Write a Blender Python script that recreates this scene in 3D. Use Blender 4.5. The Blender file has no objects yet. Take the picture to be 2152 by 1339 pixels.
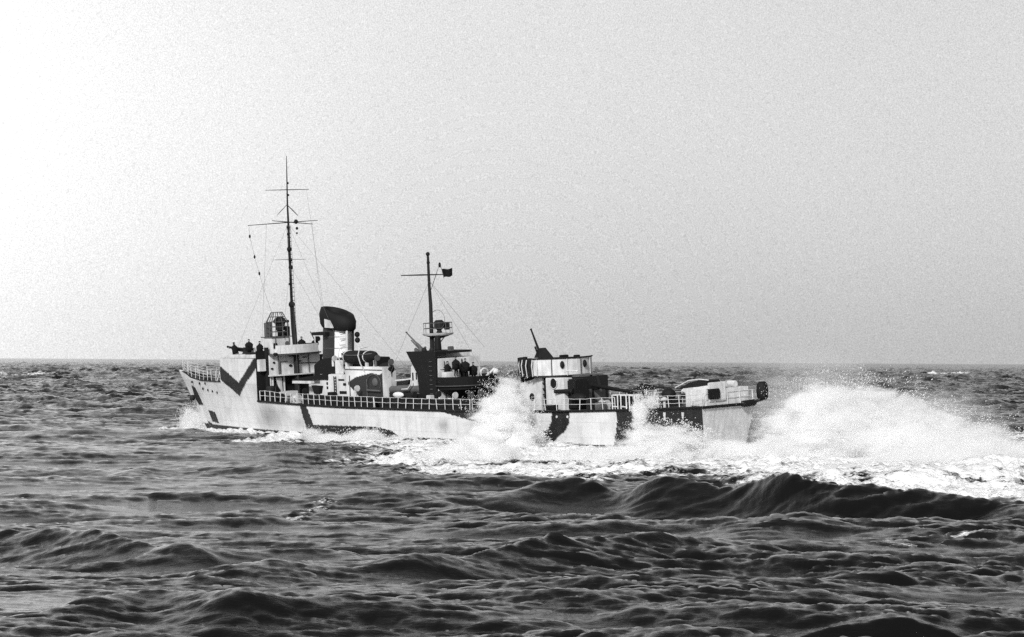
import bpy, bmesh, math, random
import numpy as np
from mathutils import Vector, Matrix, Quaternion

# tuning constants of the light
SKY_NISH, SKY_BASE, SKY_G1, SKY_G2, SKY_GRAIN = 0.26, 2.4, 2.4, 4.2, 0.6
EXPO = 0.92
DENOISE = False
SEA_COLS, SEA_STEP = 1400, 0.0017
MID_RMS, SML_RMS, TINY_RMS, MID_CH, CREST_T = 0.245, 0.050, 0.008, 1.25, 1.65

random.seed(7)
rng = np.random.default_rng(11)
scene = bpy.context.scene
col = scene.collection

# ------------------------------------------------------------------ camera
CAM_H = 7.5
F_PX = 5633.0                    # focal length in pixels of the 2152 px wide photograph
cam_d = bpy.data.cameras.new("camera")
cam = bpy.data.objects.new("camera", cam_d)
col.objects.link(cam)
cam_d.sensor_width = 36.0
cam_d.lens = 36.0 * F_PX / 2152.0
cam_d.clip_start = 0.5
cam_d.clip_end = 90000.0
cam.location = (0.0, 0.0, CAM_H)
cam.rotation_mode = 'XYZ'
cam.rotation_euler = (math.radians(90.0 + 0.905), math.radians(-0.34), 0.0)
scene.camera = cam
bpy.context.view_layer.update()
CM = cam.matrix_world.copy()

# ------------------------------------------------------------------ world
SUN_EL, SUN_AZ = math.radians(32.0), math.radians(-160.0)   # azimuth from +Y, negative = to the left
world = bpy.data.worlds.new("World")
scene.world = world
world.use_nodes = True
nt = world.node_tree
for n in list(nt.nodes):
    nt.nodes.remove(n)
def N(tree, typ, **kw):
    n = tree.nodes.new(typ)
    for k, v in kw.items():
        setattr(n, k, v)
    return n
def math_n(tree, op, a, b=None, c=None, clamp=False):
    n = tree.nodes.new('ShaderNodeMath'); n.operation = op; n.use_clamp = clamp
    for i, x in enumerate((a, b, c)):
        if x is None: continue
        if isinstance(x, (int, float)): n.inputs[i].default_value = x
        else: tree.links.new(x, n.inputs[i])
    return n.outputs[0]
sky = N(nt, 'ShaderNodeTexSky', sky_type='NISHITA', sun_disc=False)
sky.sun_elevation = SUN_EL
sky.sun_rotation = SUN_AZ
sky.air_density = 1.0; sky.dust_density = 3.0; sky.ozone_density = 1.0
bw = N(nt, 'ShaderNodeRGBToBW')
nt.links.new(sky.outputs[0], bw.inputs[0])
tc = N(nt, 'ShaderNodeTexCoord')
nrm = N(nt, 'ShaderNodeVectorMath', operation='NORMALIZE')
nt.links.new(tc.outputs['Generated'], nrm.inputs[0])
def glow(az, el, k):
    az, el = math.radians(az), math.radians(el)
    d = N(nt, 'ShaderNodeVectorMath', operation='DOT_PRODUCT')
    nt.links.new(nrm.outputs[0], d.inputs[0])
    d.inputs[1].default_value = (math.sin(az) * math.cos(el), math.cos(az) * math.cos(el), math.sin(el))
    x = math_n(nt, 'SUBTRACT', d.outputs['Value'], 1.0)
    x = math_n(nt, 'MULTIPLY', x, k)
    return math_n(nt, 'EXPONENT', x)
g1 = glow(-18.0, 1.0, 55.0)        # bright break in the cloud on the left
g2 = glow(-40.0, 28.0, 8.0)        # wide glow added outside the view, brightens the water on the left
# slight mottling of the overcast, coarse and fine
nz = N(nt, 'ShaderNodeTexNoise'); nz.inputs['Scale'].default_value = 7.0; nz.inputs['Detail'].default_value = 5.0
nt.links.new(nrm.outputs[0], nz.inputs['Vector'])
nf = N(nt, 'ShaderNodeTexNoise'); nf.inputs['Scale'].default_value = 2700.0; nf.inputs['Detail'].default_value = 0.0
nt.links.new(nrm.outputs[0], nf.inputs['Vector'])
base = math_n(nt, 'MULTIPLY_ADD', bw.outputs[0], SKY_NISH, SKY_BASE)
v = math_n(nt, 'MULTIPLY_ADD', g1, SKY_G1, base)
v = math_n(nt, 'MULTIPLY_ADD', g2, SKY_G2, v)
sx = N(nt, 'ShaderNodeSeparateXYZ'); nt.links.new(nrm.outputs[0], sx.inputs[0])
hi = N(nt, 'ShaderNodeMapRange', interpolation_type='SMOOTHSTEP')     # sky dimmed overhead so the wave faces turn darker
hi.inputs['From Min'].default_value = 0.30; hi.inputs['From Max'].default_value = 0.66
hi.inputs['To Min'].default_value = 1.0; hi.inputs['To Max'].default_value = 0.32
nt.links.new(sx.outputs['Z'], hi.inputs['Value'])
v = math_n(nt, 'MULTIPLY', v, hi.outputs[0])
m1 = math_n(nt, 'MULTIPLY_ADD', nz.outputs[0], 0.10, 0.95)
m2 = math_n(nt, 'MULTIPLY_ADD', nf.outputs[0], SKY_GRAIN, 1.0 - SKY_GRAIN / 2)
v = math_n(nt, 'MULTIPLY', v, m1)
v = math_n(nt, 'MULTIPLY', v, m2)
bg = N(nt, 'ShaderNodeBackground'); bg.inputs['Strength'].default_value = 0.1
wo = N(nt, 'ShaderNodeOutputWorld')
nt.links.new(v, bg.inputs['Color'])
nt.links.new(bg.outputs[0], wo.inputs['Surface'])

# ------------------------------------------------------------------ sun through overcast
sun_d = bpy.data.lights.new("sun", 'SUN')
sun_d.energy = 2.2
sun_d.angle = math.radians(9.0)
sun_d.color = (1.0, 1.0, 1.0)
sun = bpy.data.objects.new("sun", sun_d)
col.objects.link(sun)
sdir = Vector((math.sin(SUN_AZ) * math.cos(SUN_EL), math.cos(SUN_AZ) * math.cos(SUN_EL), math.sin(SUN_EL)))
sun.rotation_euler = sdir.to_track_quat('Z', 'Y').to_euler()

scene.view_settings.view_transform = 'Standard'
scene.view_settings.look = 'None'
scene.view_settings.gamma = 1.0
scene.view_settings.exposure = EXPO
scene.view_settings.use_curve_mapping = False
scene.render.engine = 'CYCLES'
scene.cycles.use_denoising = DENOISE
scene.cycles.max_bounces = 12
scene.cycles.volume_bounces = 10
scene.cycles.transparent_max_bounces = 16
scene.cycles.volume_step_rate = 0.45
scene.cycles.pixel_filter_width = 1.6


# ------------------------------------------------------------------ helpers for materials
def new_mat(name):
    m = bpy.data.materials.new(name); m.use_nodes = True
    t = m.node_tree
    for n in list(t.nodes): t.nodes.remove(n)
    out = t.nodes.new('ShaderNodeOutputMaterial')
    return m, t, out

# ------------------------------------------------------------------ the sea
def ray_dir(px, py):
    v = Vector(((px - 1076.0) / F_PX, -(py - 669.5) / F_PX, -1.0))
    return (CM.to_3x3() @ v).normalized()
def on_water(px, py, z=0.0):
    d = ray_dir(px, py)
    t = (z - CAM_H) / d.z
    return (d.x * t, d.y * t)

def ocean_tile(L, n, lam_lo, lam_hi, rms, wind_az, spread, seed, slope_pow=4.0):
    """One periodic tile of a random directional sea: height and horizontal displacement."""
    r = np.random.default_rng(seed)
    k1 = np.fft.fftfreq(n, d=L / n) * 2 * np.pi
    kx, ky = np.meshgrid(k1, k1, indexing='xy')
    k = np.hypot(kx, ky); k[0, 0] = 1.0
    lo, hi = 2 * np.pi / lam_hi, 2 * np.pi / lam_lo
    S = k ** (-slope_pow) * np.exp(-0.5 * (lo / k) ** 4) * np.exp(-(k / hi) ** 4)
    wx, wy = math.sin(wind_az), math.cos(wind_az)
    c = (kx * wx + ky * wy) / k
    D = np.where(c > 0, np.abs(c) ** spread, 0.08 * np.abs(c) ** spread) + 0.01
    A = np.sqrt(S * D) * (r.normal(size=k.shape) + 1j * r.normal(size=k.shape))
    A[0, 0] = 0
    h = np.fft.ifft2(A).real
    s = rms / h.std()
    h *= s
    dx = np.fft.ifft2(-1j * kx / k * A).real * s
    dy = np.fft.ifft2(-1j * ky / k * A).real * s
    jxx = np.fft.ifft2(kx * kx / k * A).real * s
    jyy = np.fft.ifft2(ky * ky / k * A).real * s
    return dict(L=L, n=n, h=h.astype(np.float32), dx=dx.astype(np.float32), dy=dy.astype(np.float32), j=(jxx + jyy).astype(np.float32))
def samp(T, key, X, Y):
    n = T['n']; a = T[key]
    u = (X / T['L'] * n) % n; v = (Y / T['L'] * n) % n
    i = np.floor(u).astype(np.int32); j = np.floor(v).astype(np.int32)
    fu = (u - i).astype(np.float32); fv = (v - j).astype(np.float32)
    i %= n; j %= n
    i1 = (i + 1) % n; j1 = (j + 1) % n
    return (a[j, i] * (1 - fu) + a[j, i1] * fu) * (1 - fv) + (a[j1, i] * (1 - fu) + a[j1, i1] * fu) * fv

EL = 0.7                       # short seas drawn out into longer crests
WIND = math.radians(168.0)     # the waves run towards the camera
TA = ocean_tile(613.0, 512, 16.0, 60.0, 0.30, WIND, 8, 3)
TM = ocean_tile(241.0, 1024, 2.4, 13.0, MID_RMS, WIND + 0.1, 2.5, 21, 3.6)
TB = ocean_tile(131.0, 1024, 0.30, 2.4, SML_RMS, WIND + 0.25, 4, 5, 2.6)
TC = ocean_tile(29.0, 1024, 0.12, 0.8, TINY_RMS, WIND - 0.25, 3, 8, 3.0)

# hand-placed crests: (polyline of (x, y, height)), near-side width, far-side width
def ridge_pts(pts):
    return [(on_water(px, py0) + (h,)) for px, py0, h in pts]
RIDGES = [
 (ridge_pts([(1020, 1056, 0.3), (1180, 1050, 1.0), (1290, 1056, 0.9), (1345, 1060, 1.6), (1400, 1061, 2.1), (1455, 1063, 1.85), (1510, 1066, 1.5), (1560, 1069, 1.75), (1600, 1071, 2.2), (1635, 1073, 2.4), (1680, 1076, 2.1), (1720, 1078, 2.0), (1790, 1080, 1.95), (1870, 1082, 1.8), (1960, 1085, 1.6), (2152, 1092, 1.55), (2400, 1100, 1.0)]), 2.7, 2.0),
 (ridge_pts([(-200, 1140, 1.3), (0, 1143, 1.2), (160, 1155, 0.95), (330, 1172, 0.6), (460, 1185, 0.3)]), 2.2, 1.5),
 (ridge_pts([(300, 1180, 0.2), (480, 1175, 0.65), (700, 1172, 0.6), (800, 1178, 0.2)]), 1.7, 1.3),
 (ridge_pts([(120, 1318, 0.3), (240, 1308, 0.6), (330, 1300, 0.75), (420, 1310, 0.6), (520, 1322, 0.2)]), 1.4, 1.1),
 (ridge_pts([(440, 1322, 0.2), (560, 1315, 0.55), (760, 1310, 0.6), (1000, 1315, 0.5), (1200, 1325, 0.2)]), 1.4, 1.1),
 (ridge_pts([(780, 1200, 0.1), (900, 1195, 0.5), (1050, 1182, 0.8), (1250, 1168, 0.8), (1420, 1160, 0.3)]), 1.9, 1.4),
 (ridge_pts([(260, 1005, 0.2), (420, 1000, 0.6), (540, 1003, 0.5), (640, 1010, 0.2)]), 2.2, 1.8),
 (ridge_pts([(400, 1210, 0.1), (560, 1205, 0.45), (720, 1190, 0.6), (900, 1195, 0.3)]), 2.0, 1.5),
 (ridge_pts([(700, 1050, 0.3), (860, 1060, 0.5), (1060, 1080, 0.4), (1200, 1100, 0.1)]), 3.0, 2.0),
 (ridge_pts([(1560, 1330, 0.1), (1700, 1320, 0.5), (1860, 1312, 0.7), (2000, 1318, 0.5), (2150, 1330, 0.2)]), 1.5, 1.2),
 (ridge_pts([(-100, 1003, 0.5), (60, 1000, 0.8), (200, 1000, 0.8), (330, 1003, 0.4)]), 3.0, 2.4),
 (ridge_pts([(560, 962, 0.2), (640, 960, 0.7), (800, 960, 0.7), (900, 975, 0.5), (960, 1000, 0.2)]), 4.0, 3.0),
]
def ridge_field(X, Y):
    H = np.zeros_like(X)
    wob = samp(TA, 'dx', X * 0.8, Y * 0.8) * 1.6
    for pts, wn, wf in RIDGES:
        P = np.array(pts)
        x0, x1 = P[:, 0].min() - 8, P[:, 0].max() + 8
        y0, y1 = P[:, 1].min() - 25, P[:, 1].max() + 25
        m = (X > x0) & (X < x1) & (Y > y0) & (Y < y1)
        if not m.any(): continue
        xs, ys = X[m], Y[m] + wob[m]
        o = np.argsort(P[:, 0])
        gx = np.arange(x0 - 4, x1 + 4, 0.25); ker = np.exp(-np.linspace(-2.2, 2.2, 13) ** 2); ker /= ker.sum()
        gy = np.convolve(np.pad(np.interp(gx, P[o, 0], P[o, 1]), 6, mode='edge'), ker, 'valid')
        gh = np.convolve(np.pad(np.interp(gx, P[o, 0], P[o, 2], left=0, right=0), 6, mode='edge'), ker, 'valid')
        yc = np.interp(xs, gx, gy); hh = np.interp(xs, gx, gh); hh = hh * (1 + .08 * np.clip(samp(TA, 'h', xs * 5.3 + 31, ys * 2.1) / .4, -1.2, 1.5)); hh += np.minimum(hh, 1) * .05 * np.clip(samp(TB, 'h', xs * 1.1, ys * .8 + 5) / SML_RMS, -1.5, 2)
        d = ys - yc
        w = np.where(d < 0, wn, wf)
        H[m] += hh * (np.exp(-np.abs(d / w) ** 1.35) - 0.22 * np.exp(-((d + 2.6 * wn) / (1.3 * wn)) ** 2))
    return H

# foam laid on the water round the ship: capsules in metres (x0,y0,x1,y1,radius,strength)
def caps(px0, py0, px1, py1, r, s, z=0.0):
    return on_water(px0, py0, z) + on_water(px1, py1, z) + (r, s)
FOAM = [

 caps(1200, 1100, 1500, 1110, 1.0, .32), caps(600, 1085, 680, 1060, .7, .5), caps(1900, 1150, 2150, 1140, 1.4, .42),
 caps(380, 905, 455, 910, 6, 1.25), caps(440, 908, 520, 916, 3.5, 1.1),
 caps(540, 928, 630, 914, 2.2, 1.1), caps(650, 930, 760, 934, 5.0, 1.05), caps(730, 928, 860, 934, 5.0, .95), caps(820, 938, 950, 958, 6, .9),
 caps(930, 978, 1060, 985, 8, 1.0), caps(1000, 968, 1300, 982, 11, 1.0), caps(1080, 1008, 1380, 1003, 8, .95),
 caps(1250, 975, 1500, 990, 13, 1.2), caps(960, 1012, 1200, 1020, 3.0, .7),
 caps(1450, 960, 1800, 985, 22, 1.2), caps(1700, 965, 2200, 1000, 20, 1.15), caps(1900, 1030, 2300, 1040, 8, 1.1), caps(1650, 1010, 2000, 1015, 8, 1.0),
 caps(1850, 905, 2250, 935, 16, .75),
 caps(1960, 788, 2020, 787, 10, .9), caps(0, 790, 75, 790, 14, .8), caps(120, 780, 165, 780, 8, .7), caps(2110, 790, 2130, 790, 7, .8), caps(1940, 780, 1950, 780, 5, .8), caps(1520, 773, 1535, 773, 6, .8),
 caps(1170, 790, 1240, 792, 6, .6), caps(2050, 925, 2150, 925, 7, .7),
]
def foam_field(X, Y):
    F = np.zeros_like(X)
    for x0, y0, x1, y1, r, s in FOAM:
        R = r * 1.6
        m = (X > min(x0, x1) - R) & (X < max(x0, x1) + R) & (Y > min(y0, y1) - R) & (Y < max(y0, y1) + R)
        if not m.any(): continue
        xs, ys = X[m], Y[m]
        dx, dy = x1 - x0, y1 - y0
        t = np.clip(((xs - x0) * dx + (ys - y0) * dy) / (dx * dx + dy * dy + 1e-6), 0, 1)
        d = np.hypot(xs - x0 - t * dx, ys - y0 - t * dy) / r
        F[m] = np.maximum(F[m], s * np.clip(1.5 - d, 0, 1))
    return F

def build_sea():
    dense = np.linspace(-13.5, 13.5, SEA_COLS)
    side = np.array([-180, -150, -120, -90, -70, -55, -45, -38, -32, -28, -25, -22.5, -20.5, -19, -18, -17, -16.2, -15.5, -14.9, -14.4, -13.9])
    az = np.radians(np.concatenate([side, dense, -side[::-1][:-1], ]))
    rr = [3.0]
    while rr[-1] < 45: rr.append(rr[-1] * 1.05)
    while rr[-1] < 6000: rr.append(rr[-1] * (1 + SEA_STEP * (1.0 if rr[-1] < 700 else 1.9)))
    while rr[-1] < 60000: rr.append(rr[-1] * 1.02)
    rr = np.array(rr)
    nr, na = len(rr), len(az)
    R, A = np.meshgrid(rr, az, indexing='ij')
    X = R * np.sin(A); Y = R * np.cos(A)
    fadeC = np.clip((260 - R) / 160, 0, 1); fadeB = np.clip((9000 - R) / 6000, 0, 1); fadeA = np.clip((40000 - R) / 20000, 0, 1)
    hA = samp(TA, 'h', X, Y)
    F = foam_field(X, Y)
    turb = np.clip(F, 0, 1)
    # small waves ride high on the crests and lie down in the troughs
    fadeB = fadeB + 0 * R; boost = 1 + 1.6 * np.clip((R - 300) / 900, 0, 1)
    hM = samp(TM, 'h', X * EL, Y)
    lee = 1.0 - 0.60 * np.clip(-X / (Y + 1) / 0.16 + 0.5, 0, 1) * (Y > 20) * np.clip((420 - R) / 200, 0, 1)   # an easier patch of sea
    ride = (1.0 + 0.75 * np.clip(hM / MID_RMS, -1.0, 1.0)) * lee ** 0.5
    Z = hA * fadeA + hM * fadeB * boost * lee + samp(TB, 'h', X * EL, Y) * fadeB * ride * boost + samp(TC, 'h', X, Y) * fadeC * ride
    Z += samp(TB, 'h', X * 1.3 + 11, Y * 1.3 + 7) / SML_RMS * turb * 0.13
    Z += ridge_field(X, Y)
    DX = samp(TA, 'dx', X, Y) * fadeA + (samp(TM, 'dx', X * EL, Y) * MID_CH * lee + samp(TB, 'dx', X * EL, Y) * ride * 0.6) * fadeB + samp(TC, 'dx', X, Y) * fadeC
    DY = samp(TA, 'dy', X, Y) * fadeA + (samp(TM, 'dy', X * EL, Y) * MID_CH * lee + samp(TB, 'dy', X * EL, Y) * ride * 0.6) * fadeB + samp(TC, 'dy', X, Y) * fadeC
    J = samp(TM, 'j', X * EL, Y) * fadeB * MID_CH
    crest = np.clip((J - CREST_T) * 1.2, 0, 0.62) * (R > 150) * np.clip((5000 - R) / 3000, 0, 1)
    co = np.stack([X + DX, Y + DY, Z], axis=-1).reshape(-1, 3).astype(np.float32)
    me = bpy.data.meshes.new('sea')
    idx = np.arange(nr * na, dtype=np.int32).reshape(nr, na)
    q = np.stack([idx[:-1, :-1], idx[:-1, 1:], idx[1:, 1:], idx[1:, :-1]], axis=-1).reshape(-1, 4)[:, ::-1]
    me.vertices.add(nr * na); me.vertices.foreach_set('co', co.ravel())
    me.loops.add(q.size); me.loops.foreach_set('vertex_index', np.ascontiguousarray(q).ravel())
    me.polygons.add(len(q)); me.polygons.foreach_set('loop_start', np.arange(0, q.size, 4, dtype=np.int32))
    me.update(calc_edges=True)
    me.polygons.foreach_set('use_smooth', np.ones(len(q), dtype=bool))
    at = me.attributes.new('foam', 'FLOAT', 'POINT')
    at.data.foreach_set('value', np.maximum(F, crest).ravel().astype(np.float32))
    a2 = me.attributes.new('far', 'FLOAT', 'POINT')
    a2.data.foreach_set('value', np.clip((R - 180) / 700, 0, 1).ravel().astype(np.float32))
    o = bpy.data.objects.new('sea', me); col.objects.link(o)
    o['kind'] = 'structure'
    return o

def sea_material():
    m, t, out = new_mat('sea_water')
    geo = N(t, 'ShaderNodeNewGeometry')
    at = N(t, 'ShaderNodeAttribute', attribute_name='foam')
    mp = N(t, 'ShaderNodeMapping'); mp.inputs['Scale'].default_value = (0.62, 1.35, 1.0); mp.inputs['Rotation'].default_value = (0, 0, 0.25)
    t.links.new(geo.outputs['Position'], mp.inputs['Vector'])
    n1 = N(t, 'ShaderNodeTexNoise'); n1.inputs['Scale'].default_value = 7.0; n1.inputs['Detail'].default_value = 8; n1.inputs['Roughness'].default_value = 0.62
    n1.inputs['Distortion'].default_value = 0.6
    t.links.new(mp.outputs[0], n1.inputs['Vector'])
    n2 = N(t, 'ShaderNodeTexNoise'); n2.inputs['Scale'].default_value = 0.55; n2.inputs['Detail'].default_value = 7; n2.inputs['Roughness'].default_value = 0.6; n2.inputs['Distortion'].default_value = 1.2
    t.links.new(mp.outputs[0], n2.inputs['Vector'])
    bp = N(t, 'ShaderNodeBump'); bp.inputs['Strength'].default_value = 1.0; bp.inputs['Distance'].default_value = 0.02
    t.links.new(n1.outputs[0], bp.inputs['Height'])
    # chop too fine for the mesh far out
    n3 = N(t, 'ShaderNodeTexNoise'); n3.inputs['Scale'].default_value = 0.33; n3.inputs['Detail'].default_value = 6; n3.inputs['Roughness'].default_value = 0.6
    t.links.new(mp.outputs[0], n3.inputs['Vector'])
    fa = N(t, 'ShaderNodeAttribute', attribute_name='far')
    bq = N(t, 'ShaderNodeBump'); bq.inputs['Distance'].default_value = 2.4
    t.links.new(fa.outputs['Fac'], bq.inputs['Strength']); t.links.new(n3.outputs[0], bq.inputs['Height']); t.links.new(bp.outputs[0], bq.inputs['Normal'])
    gl = N(t, 'ShaderNodeBsdfPrincipled')
    gl.inputs['Base Color'].default_value = (0.004, 0.004, 0.004, 1)
    gl.inputs['Roughness'].default_value = 0.05
    gl.inputs['IOR'].default_value = 1.333
    gl.inputs['Specular IOR Level'].default_value = 0.5
    t.links.new(bq.outputs[0], gl.inputs['Normal'])
    fo = N(t, 'ShaderNodeBsdfDiffuse'); fo.inputs['Color'].default_value = (0.88, 0.88, 0.88, 1)
    bp2 = N(t, 'ShaderNodeBump'); bp2.inputs['Strength'].default_value = 0.8; bp2.inputs['Distance'].default_value = 0.25
    t.links.new(n1.outputs[0], bp2.inputs['Height']); t.links.new(bp2.outputs[0], fo.inputs['Normal'])
    a = math_n(t, 'MULTIPLY_ADD', n2.outputs[0], 3.4, -2.3)
    a = math_n(t, 'MULTIPLY_ADD', n1.outputs[0], 1.5, a)
    b = math_n(t, 'MULTIPLY_ADD', at.outputs['Fac'], 1.45, a)
    b = math_n(t, 'SUBTRACT', b, 0.98)
    has = math_n(t, 'MULTIPLY', at.outputs['Fac'], 6.0, clamp=True)
    b = math_n(t, 'MULTIPLY', b, 2.6, clamp=True)
    b = math_n(t, 'MULTIPLY', b, has)
    mx = N(t, 'ShaderNodeMixShader')
    t.links.new(b, mx.inputs[0]); t.links.new(gl.outputs[0], mx.inputs[1]); t.links.new(fo.outputs[0], mx.inputs[2])
    t.links.new(mx.outputs[0], out.inputs['Surface'])
    return m
sea = build_sea()
sea.data.materials.append(sea_material())


# ------------------------------------------------------------------ the ship: frame (u forward from the stern, v to port, z up)
SHIP_O = Vector((17.9, 218.5, 0.0))
SHIP = Matrix.Translation(SHIP_O) @ Matrix.Rotation(math.atan2(.793, -.61), 4, 'Z') @ Matrix.Rotation(math.radians(-3.6), 4, 'X')
SHIP_I = SHIP.inverted()
def P(px, py, v=None, u=None, z=None):
    """Point of the ship's own frame seen at a pixel of the photograph, on a plane of the ship (v, u or z given)."""
    o = SHIP_I @ Vector((0, 0, CAM_H)); d = SHIP_I.to_3x3() @ ray_dir(px, py)
    i, val = (1, v) if v is not None else ((0, u) if u is not None else (2, z))
    return o + d * ((val - o[i]) / d[i])

# ---- materials
def paint_mat(name, g, rough=0.55, stain=0.25, scale=1.2, metal=0.0):
    m, t, out = new_mat(name)
    tcn = N(t, 'ShaderNodeTexCoord')
    mp = N(t, 'ShaderNodeMapping'); mp.inputs['Scale'].default_value = (scale, scale, scale * 0.35)
    t.links.new(tcn.outputs['Object'], mp.inputs['Vector'])
    n = N(t, 'ShaderNodeTexNoise'); n.inputs['Scale'].default_value = 1.6; n.inputs['Detail'].default_value = 9; n.inputs['Roughness'].default_value = 0.65
    t.links.new(mp.outputs[0], n.inputs['Vector'])
    r = N(t, 'ShaderNodeValToRGB')
    lo = g * (1 - stain)
    r.color_ramp.elements[0].position = 0.32; r.color_ramp.elements[0].color = (lo, lo, lo, 1)
    r.color_ramp.elements[1].position = 0.62; r.color_ramp.elements[1].color = (g, g, g, 1)
    t.links.new(n.outputs[0], r.inputs[0])
    b = N(t, 'ShaderNodeBsdfPrincipled'); b.inputs['Specular IOR Level'].default_value = 0.25; b.inputs['Roughness'].default_value = rough; b.inputs['Metallic'].default_value = metal
    t.links.new(r.outputs[0], b.inputs['Base Color']); t.links.new(b.outputs[0], out.inputs['Surface'])
    return m
WHITE = paint_mat('white_paint', 0.62, 0.5, 0.35)
PALE = paint_mat('pale_paint', 0.60, 0.5, 0.35)
DARK = paint_mat('dark_paint', 0.014, 0.75, 0.3)
BLACK = paint_mat('black_paint', 0.007, 0.75, 0.3)
GREY = paint_mat('grey_paint', 0.10, 0.6, 0.35)
SHIELD = paint_mat('shield_paint', 0.13, 0.7, 0.4)
STEEL = paint_mat('gun_steel', 0.02, 0.45, 0.3, 3)
CANVAS = paint_mat('dark_canvas', 0.012, 0.9, 0.5, 3)
PALECANVAS = paint_mat('pale_canvas', 0.66, 0.9, 0.25, 3)
DECKM = paint_mat('deck_planks', 0.04, 0.7, 0.4)
ROPE = paint_mat('rope', 0.12, 0.9, 0.3, 5)
CLOTH = paint_mat('dark_cloth', 0.008, 0.95, 0.4, 6)
SKIN = paint_mat('skin', 0.38, 0.6, 0.1, 6)
GLASS = paint_mat('dark_glass', 0.012, 0.12, 0.1)

class MB:
    """Collects shapes into one mesh."""
    def __init__(s): s.v = []; s.f = []
    def add(s, vs, fs):
        k = len(s.v); s.v += [Vector(p) for p in vs]; s.f += [[i + k for i in f] for f in fs]; return s
    def box(s, a, b):
        x0, y0, z0 = [min(a[i], b[i]) for i in range(3)]; x1, y1, z1 = [max(a[i], b[i]) for i in range(3)]
        return s.add([(x0,y0,z0),(x1,y0,z0),(x1,y1,z0),(x0,y1,z0),(x0,y0,z1),(x1,y0,z1),(x1,y1,z1),(x0,y1,z1)],
                     [[3,2,1,0],[4,5,6,7],[0,1,5,4],[1,2,6,5],[2,3,7,6],[3,0,4,7]])
    def tube(s, pts, r, n=8, cap=True):
        pts = [Vector(p) for p in pts]; rr = r if isinstance(r, (list, tuple)) else [r] * len(pts)
        k = len(s.v)
        for i, p in enumerate(pts):
            d = (pts[min(i + 1, len(pts) - 1)] - pts[max(i - 1, 0)]).normalized()
            a = Vector((0, 0, 1)) if abs(d.z) < .9 else Vector((1, 0, 0))
            e = d.cross(a).normalized(); g = d.cross(e)
            for j in range(n):
                t = 2 * math.pi * j / n
                s.v.append(p + (e * math.cos(t) + g * math.sin(t)) * rr[i])
        for i in range(len(pts) - 1):
            for j in range(n):
                s.f.append([k + i*n + j, k + i*n + (j+1) % n, k + (i+1)*n + (j+1) % n, k + (i+1)*n + j])
        if cap:
            s.f.append([k + j for j in range(n)][::-1]); s.f.append([k + (len(pts)-1)*n + j for j in range(n)])
        return s
    def lathe(s, c, prof, n=24, sx=1.0, sy=1.0, cap=True, shear=0.0):
        """prof: (radius, z) pairs; elliptic by sx, sy; sheared aft with height."""
        k = len(s.v)
        for r, z in prof:
            for j in range(n):
                t = 2 * math.pi * j / n
                s.v.append(Vector((c[0] + r * sx * math.cos(t) - shear * z, c[1] + r * sy * math.sin(t), c[2] + z)))
        for i in range(len(prof) - 1):
            for j in range(n):
                s.f.append([k + i*n + j, k + i*n + (j+1) % n, k + (i+1)*n + (j+1) % n, k + (i+1)*n + j])
        if cap:
            s.f.append([k + j for j in range(n)][::-1]); s.f.append([k + (len(prof)-1)*n + j for j in range(n)])
        return s
    def prism(s, poly, a0, a1, axis=1):
        """poly: 2-D outline on the plane across `axis`, extruded from a0 to a1."""
        n = len(poly); vs = []
        for a in (a0, a1):
            for p, q in poly:
                vs.append((p, a, q) if axis == 1 else ((a, p, q) if axis == 0 else (p, q, a)))
        fs = [list(range(n))[::-1], [n + i for i in range(n)]] + [[i, (i+1) % n, n + (i+1) % n, n + i] for i in range(n)]
        return s.add(vs, fs)
    def ball(s, c, r, n=10, m=6, sc=(1, 1, 1)):
        prof = [(max(1e-3, math.sin(math.pi * i / m)), -math.cos(math.pi * i / m)) for i in range(m + 1)]
        k = len(s.v)
        s.lathe((0, 0, 0), prof, n)
        for i in range(k, len(s.v)):
            q = s.v[i]; s.v[i] = Vector((c[0] + q.x * r * sc[0], c[1] + q.y * r * sc[1], c[2] + q.z * r * sc[2]))
        return s
    def build(s, name, mat, parent=None, bevel=0.0, smooth=False, label=None):
        me = bpy.data.meshes.new(name); me.from_pydata([tuple(p) for p in s.v], [], s.f); me.update()
        bm = bmesh.new(); bm.from_mesh(me)
        bmesh.ops.recalc_face_normals(bm, faces=bm.faces)
        if bevel:
            bmesh.ops.bevel(bm, geom=[e for e in bm.edges], offset=bevel, segments=2, affect='EDGES', clamp_overlap=True)
        bm.to_mesh(me); bm.free()
        if smooth:
            for p in me.polygons: p.use_smooth = True
        me.materials.append(mat)
        o = bpy.data.objects.new(name, me); col.objects.link(o)
        if parent: o.parent = parent
        if label: o['label'] = label
        return o
def empty(name, label, cat, local=(0, 0, 0), rz=0.0, group=None, M=None):
    o = bpy.data.objects.new(name, None); col.objects.link(o)
    o.empty_display_size = 0.5
    o.matrix_world = (SHIP if M is None else M) @ Matrix.Translation(Vector(local)) @ Matrix.Rotation(rz, 4, 'Z')
    o['label'] = label; o['category'] = cat
    if group: o['group'] = group
    return o
def copy_tree(o, parent=None):
    c = o.copy(); col.objects.link(c)
    if parent: c.parent = parent
    for ch in list(o.children): copy_tree(ch, c)
    return c

ship = empty('warship', 'small camouflaged warship in white and dark paint ploughing through the rough sea', 'warship')

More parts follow.
